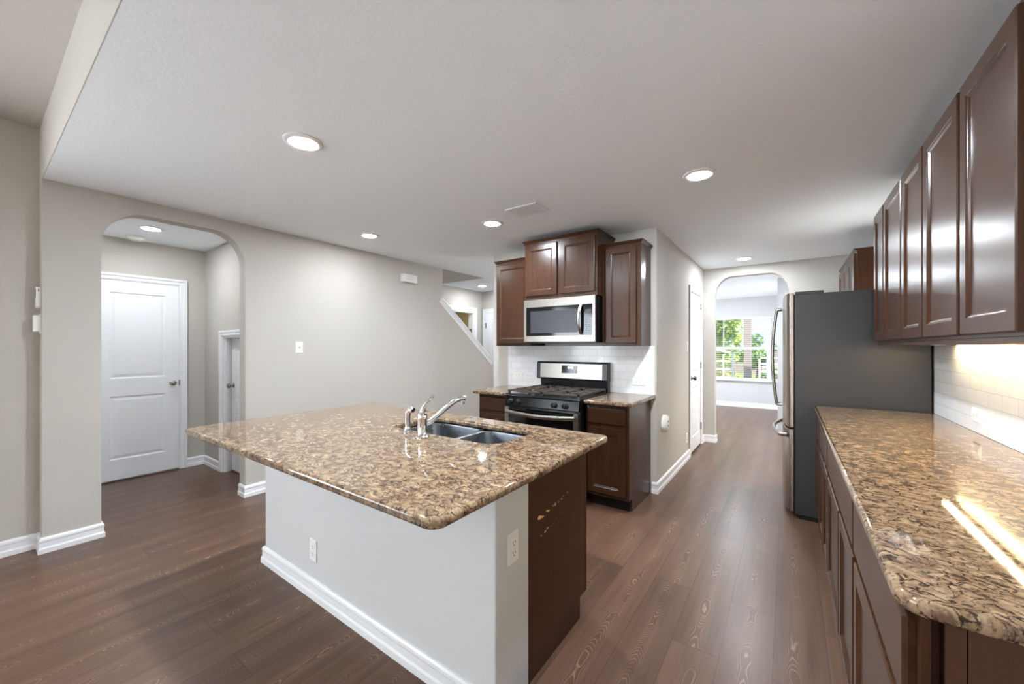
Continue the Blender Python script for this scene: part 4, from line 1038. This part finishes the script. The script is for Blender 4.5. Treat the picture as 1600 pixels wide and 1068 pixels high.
for q in ((vx0, vx1, vy0, vy0 + f), (vx0, vx1, vy1 - f, vy1), (vx0, vx0 + f, vy0 + f, vy1 - f), (vx1 - f, vx1, vy0 + f, vy1 - f), ((vx0 + vx1) / 2 - 0.008, (vx0 + vx1) / 2 + 0.008, vy0 + f, vy1 - f)): m.box(*q, ZC - 0.008, ZC - 0.0005)
m.obj('frame', 'trim_white', vt, 0.002)
box('duct', 'vent_dark', (vx0 + f, vx1 - f, vy0 + f, vy1 - f, ZC - 0.0018, ZC - 0.0006), vt)
m = MB(); y = vy0 + f + 0.006
while y < vy1 - f - 0.01:
    m.prism([(vx0 + f, y, ZC - 0.002), (vx0 + f, y + 0.002, ZC - 0.002), (vx0 + f, y + 0.010, ZC - 0.0085), (vx0 + f, y + 0.008, ZC - 0.0085)], (vx1 - vx0 - 2 * f, 0, 0)); y += 0.0125
m.obj('louvres', 'vent_grey', vt)

# ------------------------------------------------------------------ outside the far window
struct(box('ground_lawn', 'lawn', (-14, 12, YW + 1.9, 40, -0.4, -0.16)), 'lawn outside the far window')
struct(box('ground_porch', 'concrete', (-5, 4, YW + 0.16, YW + 1.9, -0.4, -0.12)), 'concrete porch outside the far window')
pst = box('porch_post', 'post_brown', (-0.925, -0.755, YW + 1.45, YW + 1.62, -0.12, 2.9), bevel=0.01)
tag(pst, 'square grey-brown porch post outside the far window', 'post')
def trellis(x0, x1, y, z0, z1, nx_, nz, arched, label):
    t = thing('garden_trellis', ((x0 + x1) / 2, y, z0), label, 'trellis', 'white lattice panels outside the window')
    m = MB(); b = 0.045
    m.box(x0, x0 + b, y, y + 0.04, z0, z1); m.box(x1 - b, x1, y, y + 0.04, z0, z1)
    if arched:
        rs = []
        for k in range(13):
            u = k / 12; xx = x0 + (x1 - x0) * u; zz = z1 + 0.10 * math.sin(PI * u)
            rs.append([(xx, y, zz - 0.03), (xx, y + 0.04, zz - 0.03), (xx, y + 0.04, zz + 0.03), (xx, y, zz + 0.03)])
        m.rings(rs)
    else: m.box(x0, x1, y, y + 0.04, z1 - b, z1)
    m.obj('frame', 'trellis_white', t)
    m = MB()
    for i in range(1, nx_): xx = x0 + (x1 - x0) * i / nx_; m.box(xx - 0.02, xx + 0.02, y + 0.004, y + 0.03, z0, z1)
    for j in range(nz): zz = z0 + (z1 - z0) * j / nz; m.box(x0, x1, y + 0.010, y + 0.034, zz, zz + 0.045)
    m.obj('lattice', 'trellis_white', t)
trellis(-1.95, -1.20, YW + 1.95, -0.16, 1.16, 3, 6, True, 'white garden lattice with arched top left of the porch post')
trellis(-0.63, 0.05, YW + 1.95, -0.16, 1.10, 3, 6, False, 'white garden lattice with straight top right of the porch post')
def leaf_mesh(n, rx, ry, rz, size, seed, mat):
    r = random.Random(seed); verts = []; faces = []
    clumps = [(Vector((r.gauss(0, .5), r.gauss(0, .5), r.gauss(0, .5))), r.uniform(0.3, 0.55)) for _ in range(16)]
    for i in range(n):
        c, s = clumps[r.randrange(16)]
        dv = Vector((r.gauss(0, 1), r.gauss(0, 1), r.gauss(0, 1))).normalized() * s * r.uniform(0.75, 1.05)
        p = c + dv; p = Vector((p.x * rx, p.y * ry, p.z * rz))
        nrm_ = (dv + Vector((r.gauss(0, .6), r.gauss(0, .6), r.gauss(0, .6) + .4))).normalized()
        a = nrm_.orthogonal().normalized(); a = Matrix.Rotation(r.uniform(0, 2 * PI), 3, nrm_) @ a; b = nrm_.cross(a); q = size * r.uniform(0.6, 1.3)
        k = len(verts); verts += [p - a * q, p + b * q * 0.45, p + a * q, p - b * q * 0.45]; faces.append((k, k + 1, k + 2, k + 3))
    me = bpy.data.meshes.new('foliage'); me.from_pydata(verts, [], faces); me.materials.append(M[mat]); return me
def tree(x, y, zc, rx, ry, rz, n, size, seed, mat, label, name='garden_tree', g='greenery outside the far window'):
    t = thing(name, (x, y, -0.16), label, 'tree' if 'tree' in name else 'shrub', g)
    me = leaf_mesh(n, rx, ry, rz, size, seed, mat); f = bpy.data.objects.new('foliage', me); COL.objects.link(f); f.parent = t; f.location = (0, 0, zc + 0.16)
    m = MB(); m.tube([(x, y, -0.16), (x + 0.05, y, zc * 0.5), (x, y, zc)], [0.10 * rx, 0.08 * rx, 0.03 * rx], 8); m.obj('trunk', 'bark', t, smooth=True)
    return t
tree(-2.25, 15.0, 2.0, 1.05, 1.2, 1.9, 5200, 0.11, 3, 'leaf_bright', 'bright green tree filling the left part of the far window')
tree(-1.05, 19.0, 0.95, 0.50, 0.6, 0.50, 2200, 0.09, 5, 'leaf_deep', 'smaller deep green tree right of the porch post')
tree(-5.6, 24.0, 2.2, 1.7, 1.2, 2.0, 3000, 0.2, 9, 'leaf_deep', 'dark green tree standing behind the bright tree')
tree(-1.75, 13.1, 0.25, 0.40, 0.35, 0.50, 1400, 0.07, 11, 'leaf_yellow', 'yellow-green shrub below the bright tree', 'garden_shrub')
tree(-0.40, 13.4, 0.25, 0.42, 0.35, 0.55, 1500, 0.07, 12, 'leaf_deep', 'low green shrub behind the straight lattice', 'garden_shrub')
m = MB(); m.box(-8, 8, 26, 26.1, -0.3, 1.15)
for i in range(80): m.box(-8 + i * 0.2, -7.985 + i * 0.2, 25.98, 26, -0.3, 1.15)
tag(m.obj('garden_fence', 'post_brown'), 'grey board fence at the back of the garden', 'fence')
